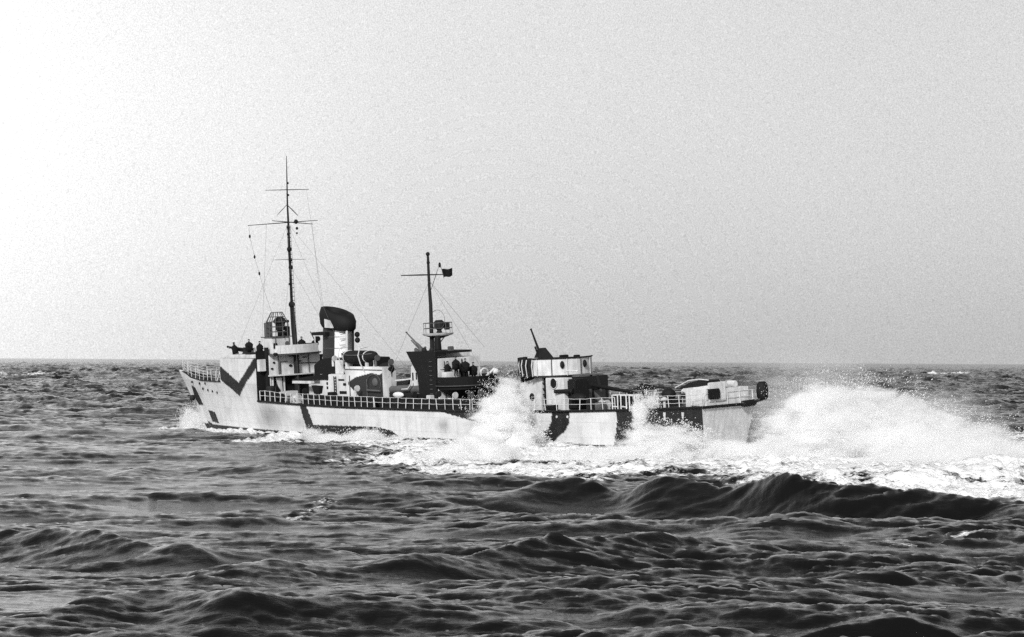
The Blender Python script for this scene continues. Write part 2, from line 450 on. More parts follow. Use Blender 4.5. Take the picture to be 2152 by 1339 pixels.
# ---- hull form
U_ = [0, 2, 6, 12, 20, 30, 50, 60, 65, 70, 75, 80, 84, 87, 88]
BD = [2.95, 3.2, 3.9, 4.4, 4.75, 4.9, 4.9, 4.65, 4.35, 3.8, 3.0, 1.85, 1.0, 0.28, 0.06]
BW = [2.3, 2.7, 3.5, 4.2, 4.6, 4.8, 4.8, 4.3, 3.6, 2.75, 1.8, 0.85, 0.15, 0.03, 0.02]
ZM = [(-1, 4.05), (2, 3.95), (9.4, 3.70), (16, 3.51), (24, 3.36), (35, 3.28), (50, 3.33), (57, 3.44), (65, 3.62)]
BREAK, HOUSE = 65.0, 73.7
def zmain(u): return float(np.interp(u, [a for a, b in ZM], [b for a, b in ZM]))
def ztop(u, aft=False):
    if u < BREAK or (aft and u <= BREAK): return zmain(u)
    if u < HOUSE or (aft and u <= HOUSE): return 7.85
    return float(np.interp(u, [HOUSE, 80, 84, 88], [5.4, 5.4, 5.65, 6.35]))
def bdeck(u): return float(np.interp(u, U_, BD))
def bwat(u): return float(np.interp(u, U_, BW))
def bow_u(u, z):       # the raked stem pulls the foremost stations back near the water
    w = max(0.0, (u - 76) / 12.0) ** 2
    return u - w * (0.75 + max(0.0, (6.2 - z)) * 0.85)
def stern_u(u, z):     # the counter stern slopes forward below the deck
    w = max(0.0, 1 - u / 6.0)
    return u + w * (4.0 - z) * 0.22
def half(u, z):
    zt = zmain(u) if u < BREAK else 5.4
    t = min(1.0, max(0.0, z / zt))
    if z >= zt: return bdeck(u)
    if z < 0: return bwat(u) * max(0.25, 1 + z * 0.18)
    return bwat(u) + (bdeck(u) - bwat(u)) * t ** 1.5

def uz(poly):
    out = []
    for px, py in poly:
        v = 4.5
        for _ in range(3):
            q = P(px, py, v=v); v = half(min(max(q[0], 0), 88), q[2])
        out.append((q[0], q[2]))
    return out
def inside(pu, pz, poly):
    c = np.zeros(pu.shape, bool); n = len(poly)
    for i in range(n):
        x0, y0 = poly[i]; x1, y1 = poly[(i + 1) % n]
        cond = ((y0 > pz) != (y1 > pz)) & (pu < (x1 - x0) * (pz - y0) / (y1 - y0 + 1e-12) + x0)
        c ^= cond
    return c
DARKPATCH = [uz(p) for p in (
    [(455, 768), (465, 772), (501.5, 804), (534, 752), (546, 740), (546, 765), (536, 778), (503, 833), (463, 798), (455, 792)],
    [(392, 810), (402, 815), (419, 852), (407, 852), (398, 835)],
    [(430, 862), (447, 866), (456, 890), (440, 887)], [(424, 884), (456, 898), (456, 903), (430, 895)],
    [(628, 846), (641, 846), (659, 893), (720, 895), (780, 897), (800, 899), (822, 905), (838, 916), (830, 935), (640, 935), (645, 905)],
    [(890, 856), (935, 868), (1000, 887), (1082, 909), (1112, 945), (1160, 932), (1150, 905), (1157, 890), (1157, 862), (1110, 840), (880, 840)],
    )]
WHITEPATCH = [uz(p) for p in (
    [(1100, 850), (1157, 850), (1161, 868), (1158, 888), (1150, 903), (1140, 908), (1120, 903), (1102, 897), (1098, 895), (1096, 870)],)]
SWOOSH = [uz(p) for p in (
    [(1160, 862), (1198, 862), (1196, 890), (1186, 908), (1172, 920), (1160, 934), (1110, 946), (1096, 895), (1120, 903), (1140, 909), (1152, 902), (1159, 886)],
    [(1291, 850), (1297, 880), (1290, 940), (1475, 950), (1478, 930), (1495, 858), (1495, 830), (1291, 830)],)]
def paint_value(u, z):
    """1 white .. 0 dark, for the port side; the starboard side carries the same scheme."""
    w = np.ones_like(u)
    wb = np.sin(u * 7.1 + z * 3) * np.sin(u * 2.3 - z * 9.7); u = u + .05 * wb; z = z + .04 * np.sin(u * 5.3) * np.sin(u * 12.9 + z * 6)
    for p in DARKPATCH: w[inside(u, z, p)] = 0.0
    for p in WHITEPATCH: w[inside(u, z, p)] = 1.0
    for p in SWOOSH: w[inside(u, z, p)] = 0.0
    w[z < 0.74] = 0.0
    w[z < -5] = 0.0
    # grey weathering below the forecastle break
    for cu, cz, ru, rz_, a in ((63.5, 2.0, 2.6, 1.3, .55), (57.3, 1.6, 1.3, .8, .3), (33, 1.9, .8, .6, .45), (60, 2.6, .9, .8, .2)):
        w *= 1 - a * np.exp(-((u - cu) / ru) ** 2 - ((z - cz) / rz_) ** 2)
    return w

def build_hull():
    us = list(np.arange(0, BREAK, 0.12)) + [BREAK - 1e-3]
    us = [(u, True) for u in us] + [(u, False) for u in list(np.arange(BREAK, HOUSE, 0.12)) + [HOUSE - 1e-3]] + [(u, False) for u in list(np.arange(HOUSE, 88.0, 0.12)) + [88.0]]
    NZ = 84
    zs_rows = []
    vs, uv = [], []
    for side in (1, -1):
        for u, _ in us:
            zt = ztop(u)
            for k in range(NZ + 1):
                z = -2.2 + (zt + 2.2) * k / NZ
                b = half(u, z)
                x = stern_u(bow_u(u, z), z)
                vs.append((x, side * b, z)); uv.append((u, z, x))
    n1 = len(us) * (NZ + 1); fs = []
    for s_ in range(2):
        for i in range(len(us) - 1):
            for k in range(NZ):
                a = s_ * n1 + i * (NZ + 1) + k; b = a + 1; c = b + NZ + 1; d = a + NZ + 1
                fs.append((a, b, c, d) if s_ else (a, d, c, b))
    # transom and stem strips
    tr = []
    for k in range(NZ):
        fs.append((k, k + 1, n1 + k + 1, n1 + k)); tr.append(len(fs) - 1)
        q = (len(us) - 1) * (NZ + 1) + k
        fs.append((q, q + 1, n1 + q + 1, n1 + q))
    me = bpy.data.meshes.new('hull'); me.from_pydata(vs, [], fs); me.update()
    arr = np.array(uv); px = arr[:, 2]; pz = arr[:, 1]
    w = paint_value(px.copy(), pz.copy())
    at = me.attributes.new('paint', 'FLOAT', 'POINT'); at.data.foreach_set('value', w.astype(np.float32))
    mt, t, out = new_mat('hull_camouflage')
    a = N(t, 'ShaderNodeAttribute', attribute_name='paint')
    tcn = N(t, 'ShaderNodeTexCoord')
    mp = N(t, 'ShaderNodeMapping'); mp.inputs['Scale'].default_value = (1.6, 1.6, 0.28)
    t.links.new(tcn.outputs['Object'], mp.inputs['Vector'])
    n = N(t, 'ShaderNodeTexNoise'); n.inputs['Scale'].default_value = 1.0; n.inputs['Detail'].default_value = 8; n.inputs['Roughness'].default_value = 0.65
    t.links.new(mp.outputs[0], n.inputs['Vector'])
    n2 = N(t, 'ShaderNodeTexNoise'); n2.inputs['Scale'].default_value = 0.55; n2.inputs['Detail'].default_value = 6
    t.links.new(tcn.outputs['Object'], n2.inputs['Vector'])
    streak = math_n(t, 'MULTIPLY_ADD', n.outputs[0], 1.0, 0.5, clamp=True)
    blot = math_n(t, 'MULTIPLY_ADD', n2.outputs[0], 0.7, 0.62, clamp=True)
    wear = math_n(t, 'MULTIPLY', streak, blot)
    sp_ = N(t, 'ShaderNodeSeparateXYZ'); t.links.new(tcn.outputs['Object'], sp_.inputs[0])
    fx = math_n(t, 'FRACT', math_n(t, 'MULTIPLY', sp_.outputs['X'], 0.42)); fz_ = math_n(t, 'FRACT', math_n(t, 'MULTIPLY', sp_.outputs['Z'], 0.77))
    seam = math_n(t, 'MAXIMUM', math_n(t, 'LESS_THAN', fx, 0.022), math_n(t, 'LESS_THAN', fz_, 0.04))
    seam = math_n(t, 'MULTIPLY_ADD', seam, -0.14, 1.0)
    wear = math_n(t, 'MULTIPLY', wear, seam)
    white = math_n(t, 'MULTIPLY', wear, 0.60)
    dark = math_n(t, 'MULTIPLY_ADD', n.outputs[0], 0.03, 0.003)
    c = math_n(t, 'SUBTRACT', white, dark)
    c = math_n(t, 'MULTIPLY_ADD', c, a.outputs['Fac'], dark)
    b = N(t, 'ShaderNodeBsdfPrincipled'); b.inputs['Roughness'].default_value = 0.6; b.inputs['Specular IOR Level'].default_value = 0.25
    t.links.new(c, b.inputs['Base Color'])
    # plating: faint seams and dished plates
    wv = N(t, 'ShaderNodeTexNoise'); wv.inputs['Scale'].default_value = 0.9; wv.inputs['Detail'].default_value = 2
    t.links.new(tcn.outputs['Object'], wv.inputs['Vector'])
    bp = N(t, 'ShaderNodeBump'); bp.inputs['Strength'].default_value = 0.4; bp.inputs['Distance'].default_value = 0.12
    t.links.new(wv.outputs[0], bp.inputs['Height']); t.links.new(bp.outputs[0], b.inputs['Normal'])
    t.links.new(b.outputs[0], out.inputs['Surface'])
    me.materials.append(mt); me.materials.append(WHITE)
    for i in tr: me.polygons[i].material_index = 1
    h = bpy.data.objects.new('hull', me); col.objects.link(h); h.parent = ship
    # deck, with the two upright bulkheads at the breaks
    m = MB(); sel = us[::4] + [us[-1]]
    keys = sorted(set([0.0, 3, 6, 9, 12, 16, 20, 25, 30, 36, 42, 48, 54, 60, 63, BREAK - 1e-3, BREAK, 67, 70, 72, HOUSE - 1e-3, HOUSE, 76, 79, 82, 84, 86, 87.4]))
    prev = None
    for u in keys:
        z = ztop(u) - 0.02; b = bdeck(u) - 0.01; x = stern_u(bow_u(u, z), z)
        if prev:
            m.add([prev[0], (x, b, z), (x, -b, z), prev[1]], [[0, 1, 2, 3]])
        prev = [(x, b, z), (x, -b, z)]
    m.build('deck', DECKM, ship)
    return h
hull = build_hull()
# rubbing strake / gutter bar at the deck edge, hawse pipe, scuttles and freeing ports
m = MB()
for sgn in (1, -1):
    m.tube([(stern_u(u, zmain(u)), sgn * (bdeck(u) + .02), zmain(u)) for u in np.arange(0, 65, 1.5)] + [(64.9, sgn * (bdeck(64.9) + .02), zmain(64.9))], 0.11, 6)
    m.tube([(bow_u(u, 5.4), sgn * (bdeck(u) + .02), ztop(u)) for u in np.arange(HOUSE + .02, 87.8, .8)], 0.06, 6)
m.build('gunwale', BLACK, ship)
def disc(c, r, nrm, mat, name, parent, t=0.05, n=16):
    nrm = Vector(nrm).normalized(); c = Vector(c)
    return MB().tube([c - nrm * 0.02, c + nrm * t], r, n).build(name, mat, parent)
for px, py in ((425, 817), (436, 820), (446, 822.5), (456, 825), (402, 803), (418, 806), (430, 806), (1170.5, 876), (1193, 876)):
    v = 4.0
    for _ in range(4): q = P(px, py, v=v); v = half(q[0], q[2])
    light = px > 1000
    disc((q[0], v, q[2]), 0.13 if not light else 0.11, (0, 1, 0), GLASS if not light else PALE, 'scuttle', ship)
for px, py in ((1397.5, 874), (1436, 874)):
    v = 3.4
    for _ in range(4): q = P(px, py, v=v); v = half(q[0], q[2])
    MB().tube([(q[0], v + .03, q[2] + .28), (q[0], v + .05, q[2]), (q[0] + .02, v + .02, q[2] - .3)], [.13, .11, .04], 8).build('discharge_pipe', WHITE, ship)
q = P(405, 836, v=.7)
MB().lathe((q[0], .75, q[2]), [(.22, -.3), (.3, 0), (.2, .3)], 12).build('anchor', DARK, ship, smooth=True)

# ---- rails: one object per run of railing, posts and wires
def railing(pts, h=1.05, step=1.0, mat=PALE, wires=2, r=0.022, rp=0.04, name='railing', rnd=0.2):
    pts = [Vector(p) for p in pts]; m = MB()
    seg = [(pts[i + 1] - pts[i]).length for i in range(len(pts) - 1)]; tot = sum(seg)
    def at(s):
        for i, l in enumerate(seg):
            if s <= l or i == len(seg) - 1: return pts[i].lerp(pts[i + 1], min(1, s / l))
            s -= l
    k = max(1, round(tot / step)); tops = []
    for i in range(k + 1):
        p = at(tot * i / k); lean = Vector((random.uniform(-rnd, rnd) * .4, random.uniform(-rnd, rnd) * .4, random.uniform(-.03, .03)))
        q = p + Vector((0, 0, h)) + lean
        m.tube([p, q], rp, 5); tops.append((p, q))
    for w in range(wires):
        f = 1 - w * (0.9 / wires)
        line = []
        for i, (p, q) in enumerate(tops):
            a = p.lerp(q, f)
            if line:
                mid = (line[-1] + a) / 2; mid.z -= random.uniform(0, .05); line.append(mid)
            line.append(a)
        m.tube(line, r, 4)
    return m.build(name, mat, ship)
def edge(u0, u1, sgn=1, n=10, inset=.12):
    return [(stern_u(bow_u(u, 5.5), 4) if u < 65 else bow_u(u, 5.6), sgn * (bdeck(u) - inset), ztop(u)) for u in np.linspace(u0, u1, n)]
railing(edge(57.5, 64.6, n=6), step=.95, rp=.05)
railing(edge(44, 57.3, n=8), step=1.05)
railing(edge(29, 43.8, n=8), step=1.25)
railing(edge(9.6, 28.6, n=10), step=1.5)
railing(edge(.3, 6.9, n=5), step=1.1, wires=3)
railing([(stern_u(0.12, 4), y, 4.05) for y in (2.8, 0, -2.8)], step=1.4, wires=2)
railing(edge(.3, 64.6, -1, 20), step=1.3)
railing(edge(73.9, 86.8, 1, 10, .1), step=1.3, wires=3, rp=.035)
railing(edge(73.9, 86.8, -1, 10, .1), step=1.3, wires=3, rp=.035)
# dark canvas dodgers laced inside the port rails
m = MB()
for u0, u1 in ((29.5, 43.5), (44.2, 56.5)):
    us = np.linspace(u0, u1, 24)
    a = [(u, bdeck(u) - .42 + .03 * math.sin(u * 5), zmain(u) + .02) for u in us]; b = [(u, bdeck(u) - .42 + .05 * math.sin(u * 3.3), zmain(u) + 1.06 - .05 * abs(math.sin(u * 2.9))) for u in us]
    a2 = [(x, y - .03, z) for x, y, z in a]; b2 = [(x, y - .03, z) for x, y, z in b]
    n = len(us); fs = []
    for i in range(n - 1): fs += [[i, i+1, n+i+1, n+i], [2*n+i, 3*n+i, 3*n+i+1, 2*n+i+1], [n+i, n+i+1, 3*n+i+1, 3*n+i]]
    MB().add(a + b + a2 + b2, fs).build('canvas_dodger', CANVAS, ship)

# ---- generic gun
def gun(c, yaw, elev, barrel_len, shield=None, mat_shield=GREY, mat=STEEL, r=0.09, name='gun', label=None, base_h=1.0, cover=None):
    """yaw: 0 points forward (+u), positive to port."""
    base = Vector(c)
    g = MB().lathe(base, [(.55, 0), (.5, .12), (.3, .3), (.26, base_h)], 14).build(name, mat, ship, smooth=False, label=label)
    d = Vector((math.cos(yaw) * math.cos(elev), math.sin(yaw) * math.cos(elev), math.sin(elev)))
    s = Vector((-math.sin(yaw), math.cos(yaw), 0)); up = d.cross(s) * -1
    if up.z < 0: up = -up
    o = base + Vector((0, 0, base_h + .15))
    MB().tube([o - d * .9, o - d * .4, o + d * .5, o + d * .55, o + d * barrel_len * .5, o + d * (barrel_len - .12), o + d * (barrel_len - .1), o + d * barrel_len],
              [r * 1.9, r * 2.2, r * 2.0, r * 1.35, r * 1.1, r * .8, r * 1.15, r * 1.15], 12).build('barrel', mat, g, smooth=False)
    MB().tube([o - d * .3 - up * .22, o + d * 1.3 - up * .2], r * .9, 8).build('recoil_cylinder', mat, g)
    for k in (1, -1):
        MB().tube([o + s * .3 * k - d * .3, o + s * .3 * k - d * .35 + up * .25], .1, 8).build('sight', mat, g)
        MB().tube([o + s * .34 * k - up * .3, o + s * .42 * k - up * .3], .2, 12).build('handwheel', mat, g)
    if shield:
        w, h, dep = shield
        f = Vector((math.cos(yaw), math.sin(yaw), 0)); z0 = base.z + .25
        m = MB(); b0 = base.copy(); b0.z = z0
        def q(x, y, z): return b0 + f * x + s * y + Vector((0, 0, z))
        t = .05
        # front plate (two halves beside the slot), sides, roof
        for k in (1, -1):
            m.add([q(.6, k*.16, 0), q(.6, k*w, 0), q(.35, k*w*.92, h), q(.35, k*.16, h), q(.6-t, k*.16, 0), q(.6-t, k*w, 0), q(.35-t, k*w*.92, h), q(.35-t, k*.16, h)],
                  [[0,1,2,3],[7,6,5,4],[0,4,5,1],[1,5,6,2],[2,6,7,3],[3,7,4,0]])
            m.add([q(.6, k*w, 0), q(-dep, k*w, .15), q(-dep, k*w*.92, h), q(.35, k*w*.92, h), q(.6, k*(w-t), 0), q(-dep, k*(w-t), .15), q(-dep, k*(w*.92-t), h), q(.35, k*(w*.92-t), h)],
                  [[0,1,2,3],[7,6,5,4],[0,4,5,1],[1,5,6,2],[2,6,7,3],[3,7,4,0]])
        m.add([q(.37, -w*.92, h), q(.37, w*.92, h), q(-dep*.8, w*.92, h+.03), q(-dep*.8, -w*.92, h+.03), q(.37, -w*.92, h+t), q(.37, w*.92, h+t), q(-dep*.8, w*.92, h+.03+t), q(-dep*.8, -w*.92, h+.03+t)],
              [[0,1,2,3],[7,6,5,4],[0,4,5,1],[1,5,6,2],[2,6,7,3],[3,7,4,0]])
        m.build('gun_shield', mat_shield, g)
    if cover:
        MB().tube([o + d * (barrel_len - .5), o + d * (barrel_len + .1)], [.17, .2], 10).build('muzzle_cover', CANVAS, g)
    return g

# ---- forecastle: bow gun on the house top, deck gear
q = P(500, 750, z=7.85)
gun((72.0, .9, 7.85), math.radians(20), math.radians(8), 2.6, r=.10, name='bow_gun', base_h=.55, mat=BLACK, label='bow gun with its breech amid the crew')
MB().box((70.4, .6, 7.85), (70.9, 1.1, 8.75)).build('ready_locker', WHITE, ship, bevel=.03)
MB().box((69.0, 1.6, 7.85), (69.9, 2.5, 8.35)).build('ready_locker', DARK, ship, bevel=.03)
m = MB(); m.lathe((71.6, 1.2, 7.85), [(.5, 0), (.52, .3), (.3, .75), (.05, .8)], 14)
m.build('winch_cover', CANVAS, ship, smooth=True)
MB().tube([(86.5, 0, 6.1), (86.55, 0, 7.6)], .04, 6).build('jackstaff', WHITE, ship)
m = MB()
for x, y in ((82, .55), (82, -.55), (79.5, 1.3), (79.5, -1.3)):
    m = MB().tube([(x - .3, y, 5.45), (x - .3, y, 5.85)], .12, 10).tube([(x + .3, y, 5.45), (x + .3, y, 5.85)], .12, 10); m.box((x - .5, y - .12, 5.4), (x + .5, y + .12, 5.5))
    m.build('bollard', DARK, ship)
MB().lathe((78, 0, 5.4), [(.5, 0), (.5, .2), (.3, .35), (.45, .8), (.45, .9)], 16).build('capstan', DARK, ship, smooth=False)
m = MB(); m.prism([(75.6, 5.4), (75.9, 5.4), (75.2, 6.3), (75.1, 6.3)], -2.4, 2.4, 1); m.build('breakwater', WHITE, ship)

# ---- bridge block (its after face looks towards us)
def room(a, b, name, mat, bevel=.06, label=None): return MB().box(a, b).build(name, mat, ship, bevel=bevel, label=label)
bridge = room((64.55, -3.05, 6.05), (72.8, 3.05, 8.15), 'bridge', WHITE)
low = room((65.02, -2.7, 3.5), (72, 2.7, 6.02), 'bridge_deckhouse', PALE)
# lower openings between white posts
for v0, v1 in ((2.35, 1.5), (.95, -.1), (-.75, -1.9)):
    MB().box((64.93, v1, 4.05), (65.02, v0, 5.95)).build('doorway', BLACK, low)
for v in (2.85, 2.6, 1.25, -.4, -2.4, -2.9):
    MB().tube([(64.75, v, 3.6), (64.75, v, 6.05)], .11, 8).build('pillar', WHITE, low)
MB().prism([(2.3, 5.8), (1.6, 5.8), (1.55, 4.2), (2.0, 4.9)], 64.6, 64.7, 0).build('stair_panel', WHITE, low)
# deck edge of the bridge wings: curved platform slabs with their own shade
def slab(z, u0, u1, w, t, name, mat, bulge=.9, n=16):
    pts = [(u1, w), (u0, w)] + [(u0 - bulge * math.sin(math.pi * k / n), w - 2 * w * k / n) for k in range(1, n)] + [(u0, -w), (u1, -w)]
    return MB().prism(pts, z, z + t, 2).build(name, mat, ship)
slab(6.0, 64.4, 72.6, 3.2, .12, 'bridge_platform', PALE, .5)
slab(8.05, 64.2, 65.7, 3.0, .14, 'bridge_platform', GREY, .7)
def parapet(z, h, u0, u1, w, mat, name, bulge, n=24, t=.05, k0=0, k1=None, side=True):
    out = []
    if side: out.append((u1, w))
    out += [(u0 - bulge * math.sin(math.pi * k / n), w - 2 * w * k / n) for k in range(n + 1)]
    if side: out.append((u1, -w))
    m = MB()
    c = Vector(((u0 + u1) / 2, 0, 0))
    vs = []
    for x, y in out: vs += [(x, y, z), (x, y, z + h)]
    for x, y in out:
        d = (Vector((x, y, 0)) - c).normalized() * t
        vs += [(x - d.x, y - d.y, z), (x - d.x, y - d.y, z + h)]
    K = len(out); fs = []
    for i in range(K - 1):
        fs += [[2*i, 2*i+2, 2*i+3, 2*i+1], [2*K+2*i, 2*K+2*i+1, 2*K+2*i+3, 2*K+2*i+2], [2*i+1, 2*i+3, 2*K+2*i+3, 2*K+2*i+1], [2*i, 2*K+2*i, 2*K+2*i+2, 2*i+2]]
    m.add(vs, fs); return m.build(name, mat, ship)
pp = parapet(8.2, .85, 63.9, 65.6, 2.45, PALECANVAS, 'bridge_screen', .5)
wheel = room((64.3, .55, 8.2), (65.9, 2.75, 9.85), 'wheelhouse', WHITE)
MB().tube([(64.32, 1.0, 9.2), (64.24, 1.0, 9.2)], .24, 14).build('porthole', GREY, wheel)
MB().box((64.22, 2.2, 8.75), (64.3, 2.62, 9.3)).build('window', BLACK, wheel, bevel=.02)
MB().tube([(64.2, -.1, 8.6), (64.2, .35, 8.9), (64.2, .5, 8.4)], .07, 5).build('coiled_hose', GREY, wheel)
MB().ball((64.0, 2.6, 8.2), .26, 8, 6, (1, 1, .6)).build('lamp_housing', BLACK, wheel, smooth=True)
# flat black ovals set on the after face
for v, z, a, b in ((2.5, 7.35, .28, .1), (2.75, 6.75, .3, .1), (.55, 6.95, .4, .12), (-.5, 7.35, .5, .06), (-2.4, 6.5, .16, .14), (.3, 7.9, 1.0, .07), (-1.2, 7.7, .6, .06)):
    MB().tube([(64.55, v, z), (64.48, v, z)], .5, 12).build('dark_oval', BLACK, bridge)
    o = bridge.children[-1]; me = o.data
    for p in me.vertices: p.co = Vector((p.co.x, v + (p.co.y - v) * a, z + (p.co.z - z) * b * 2))
# open director position with its cage of rails and instruments
dp = MB().box((64.2, .45, 9.85), (66.2, 2.85, 9.95)).build('director_platform', GREY, ship)
MB().lathe((64.9, 1.35, 9.95), [(.3, 0), (.28, .5), (.42, .6), (.45, 1.2), (.6, 1.35), (.55, 1.75), (.2, 1.95)], 14).build('rangefinder', DARK, dp)
MB().tube([(64.7, .45, 11.4), (64.7, 2.2, 11.45)], .14, 10).build('rangefinder_tube', DARK, dp)
m = MB(); CX, CY = 65.0, 1.62
cage = [(CX + 1.0 * math.cos(math.pi * 2 * k / 10), CY + 1.2 * math.sin(math.pi * 2 * k / 10)) for k in range(11)]
for x, y in cage[:-1]:
    m.tube([(x, y, 9.95), (CX + (x - CX) * .97, CY + (y - CY) * .97, 11.4), (CX + (x - CX) * .5, CY + (y - CY) * .5, 12.35)], .045, 5)
for z, f in ((10.4, .99), (10.9, .98), (11.4, .97), (11.9, .73), (12.35, .5)):
    m.tube([(CX + (x - CX) * f, CY + (y - CY) * f, z) for x, y in cage], .035, 5)
m.build('director_cage', GREY, dp)
MB().box((65.2, 2.05, 9.95), (65.8, 2.7, 11.35)).build('chart_table', GREY, dp, bevel=.04)
MB().box((64.3, .55, 9.95), (64.8, .95, 10.9)).build('signal_locker', DARK, dp, bevel=.04)
MB().box((64.4, 1.1, 9.95), (64.8, 1.7, 10.35)).build('signal_locker', BLACK, dp, bevel=.04)
# dark after bulkhead of the forecastle with a white locker, wing mast
q = P(544, 776, u=64.9)
MB().box((64.5, 3.45, 6.55), (64.95, 4.25, 7.75)).build('locker', WHITE, ship, bevel=.04)
MB().box((64.9, 2.95, 3.64), (64.99, 4.33, 8.6)).build('bulkhead', BLACK, ship)
MB().tube([(64.8, 3.2, 3.6), (64.8, 3.15, 8.9)], .22, 8).build('ventilator_trunk', BLACK, ship)
MB().lathe((63.6, 3.6, 3.6), [(.5, 0), (.5, 1.3), (.35, 1.5)], 12).build('ventilator', DARK, ship)
MB().box((62.3, 1.2, 3.5), (63.4, 3.4, 4.5)).build('deck_locker', PALE, ship, bevel=.05)

# ---- masts
def at0(px, py, v=0): return P(px, py, v=v)
fm = MB().tube([(64.3, 0, 3.5), at0(622, 742), at0(617, 690), at0(613.5, 640), at0(613, 635), at0(609, 540), at0(606, 470), at0(604, 430), at0(603, 380), at0(602, 328)],
               [.3, .26, .25, .22, .15, .13, .11, .085, .06, .03], 10).build('foremast', DARK, ship)
def spar(a, b, r, name, parent, mat=DARK):
    a, b = Vector(a), Vector(b); return MB().tube([a, (a + b) / 2, b], [r * .6, r, r * .6], 6).build(name, mat, parent)
mu = at0(606, 470)[0]
spar(P(558, 400, u=mu), P(649, 398, u=mu), .05, 'yard', fm)
spar(P(521, 474, u=mu), P(668, 463, u=mu), .055, 'yard', fm)
spar(P(572, 464, u=mu), P(658, 471, u=mu), .055, 'yard', fm)
spar(P(577, 546, u=mu), P(643, 545, u=mu), .03, 'yard', fm)
spar(at0(603, 430), P(582, 453, u=mu), .035, 'strut', fm)
spar(at0(603, 430), P(626, 453, u=mu), .05, 'strut', fm)
for px, py, r in ((622, 466, .22), (608, 524, .26), (610, 547, .2), (611, 562, .24), (609, 597, .13), (606, 478, .18), (606, 492, .16), (624, 480, .14), (624, 490, .1), (606, 410, .1), (605, 385, .1), (613, 640, .33)):
    MB().ball(P(px, py, u=mu), r, 8, 5, (1, 1, 1.1)).build('mast_lamp', BLACK, fm, smooth=True)
m = MB()
for z in np.arange(9, 22, .45): 
    b = (Vector(at0(613, 640)) * 0); 
    p = Vector(at0(622, 742)).lerp(Vector(at0(606, 470)), (z - 8.3) / 13.9)
    m.tube([p + Vector((0, -.22, 0)), p + Vector((0, .22, 0))], .03, 4)
for s_ in (.22, -.22): m.tube([Vector(at0(622, 742)).lerp(Vector(at0(606, 470)), (z - 8.3) / 13.9) + Vector((0, s_, 0)) for z in (8.9, 22.0)], .02, 4)
m.build('mast_ladder', DARK, fm)
mm = MB().tube([(40.9, 0, 8.5), at0(908, 735), at0(905, 640), at0(902, 600), at0(899.5, 545), at0(899, 533)], [.2, .2, .17, .14, .12, .1], 10).build('mainmast', DARK, ship)
mu2 = 40.93
spar(P(843, 579, u=mu2), P(930, 577, u=mu2), .08, 'yard', mm)
MB().ball(at0(899, 534), .2, 8, 5).build('mast_lamp', BLACK, mm, smooth=True)
MB().ball(at0(900, 552), .17, 8, 5).build('mast_lamp', BLACK, mm, smooth=True)
spar(at0(904, 615), P(922, 560, u=mu2), .03, 'gaff', mm)
MB().ball(P(924, 557, u=mu2), .16, 8, 5, (.8, .8, 1.6)).build('gaff_block', BLACK, mm, smooth=True)
# rigging
def line(a, b, r=.011, sag=.0, mat=ROPE, name='stay', parent=None):
    a, b = Vector(a), Vector(b)
    pts = [a.lerp(b, k / 8) - Vector((0, 0, sag * 4 * (k / 8) * (1 - k / 8))) for k in range(9)]
    return MB().tube(pts, r, 4).build(name, mat, parent or ship)
top = at0(605, 470); 
line(top, (50, 3.2, 6.8)); line(top, (50, -3.2, 6.8)); line(top, (78, 0, 5.5)); 
line(at0(611, 560), (58, 3.9, 3.6)); line(at0(611, 560), (58, -3.9, 3.6)); line(at0(611, 560), (62, 4.3, 3.6))
line(at0(902, 590), (29, 3, 6.6), .014); line(at0(902, 590), (36.5, -2.8, 8.6), .014); line(at0(902, 590), (44, 3, 6), .014)
line(P(644, 400, u=mu), (62.5, -2.9, 8.2), .012); line(P(655, 466, u=mu), (62.5, -2.5, 8.2), .012); line(P(560, 470, u=mu), (66, 3.0, 8.2), .012)
ha = empty('signal_halyard', 'thin signal halyard with dark balls hanging from the foremast yard end', 'halyard', P(523, 474, u=mu))
hi = ha.matrix_world.inverted() @ SHIP
pts = [P(523, 474, u=mu), P(525, 497, u=mu), P(535, 540, u=mu), P(545, 575, u=mu), P(560, 625, u=mu), P(575, 668, u=mu)]
MB().tube([hi @ Vector(p) for p in pts], .014, 4).build('rope', ROPE, ha)
for p in pts[1:4]:
    MB().ball(hi @ Vector(p), .13, 8, 5, (.8, .8, 1.5)).build('signal_ball', BLACK, ha, smooth=True)
# flag, streaming aft
def flag():
    a, b = P(928, 566, u=mu2), P(933, 583, u=mu2); c, d2 = P(953, 580, u=mu2), P(952, 564, u=mu2)
    n, k = 12, 8; vs = []
    f = empty('signal_flag', 'small dark flag blown out stiff beside the mainmast yard', 'flag', a)
    fi = f.matrix_world.inverted() @ SHIP
    for w in (0, .02):
        for i in range(n + 1):
            for j in range(k + 1):
                s, t = i / n, j / k
                p = Vector(a).lerp(Vector(d2), s).lerp(Vector(b).lerp(Vector(c), s), t)
                p.x += .16 * math.sin(s * 7 + t) * s + w; p.z += .04 * math.sin(s * 9)
                vs.append(fi @ p)
    K = (n + 1) * (k + 1); fs = []
    for i in range(n):
        for j in range(k):
            q = i * (k + 1) + j; fs += [[q, q+1, q+k+2, q+k+1], [K+q, K+q+k+1, K+q+k+2, K+q+1]]
    MB().add(vs, fs).build('flag_cloth', CLOTH, f, smooth=True)
    MB().tube([fi @ (Vector(b) + Vector((0, 0, -.1))), fi @ Vector(a), fi @ Vector(P(924, 556, u=mu2))], .03, 5).build('flag_hoist', ROPE, f)
flag()

# ---- funnel
FU = 56.6
fz = 6.0
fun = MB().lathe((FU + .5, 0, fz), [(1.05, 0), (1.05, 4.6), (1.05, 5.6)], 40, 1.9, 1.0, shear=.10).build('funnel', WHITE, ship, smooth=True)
fme = fun.data; at = fme.attributes.new('paint', 'FLOAT', 'POINT')
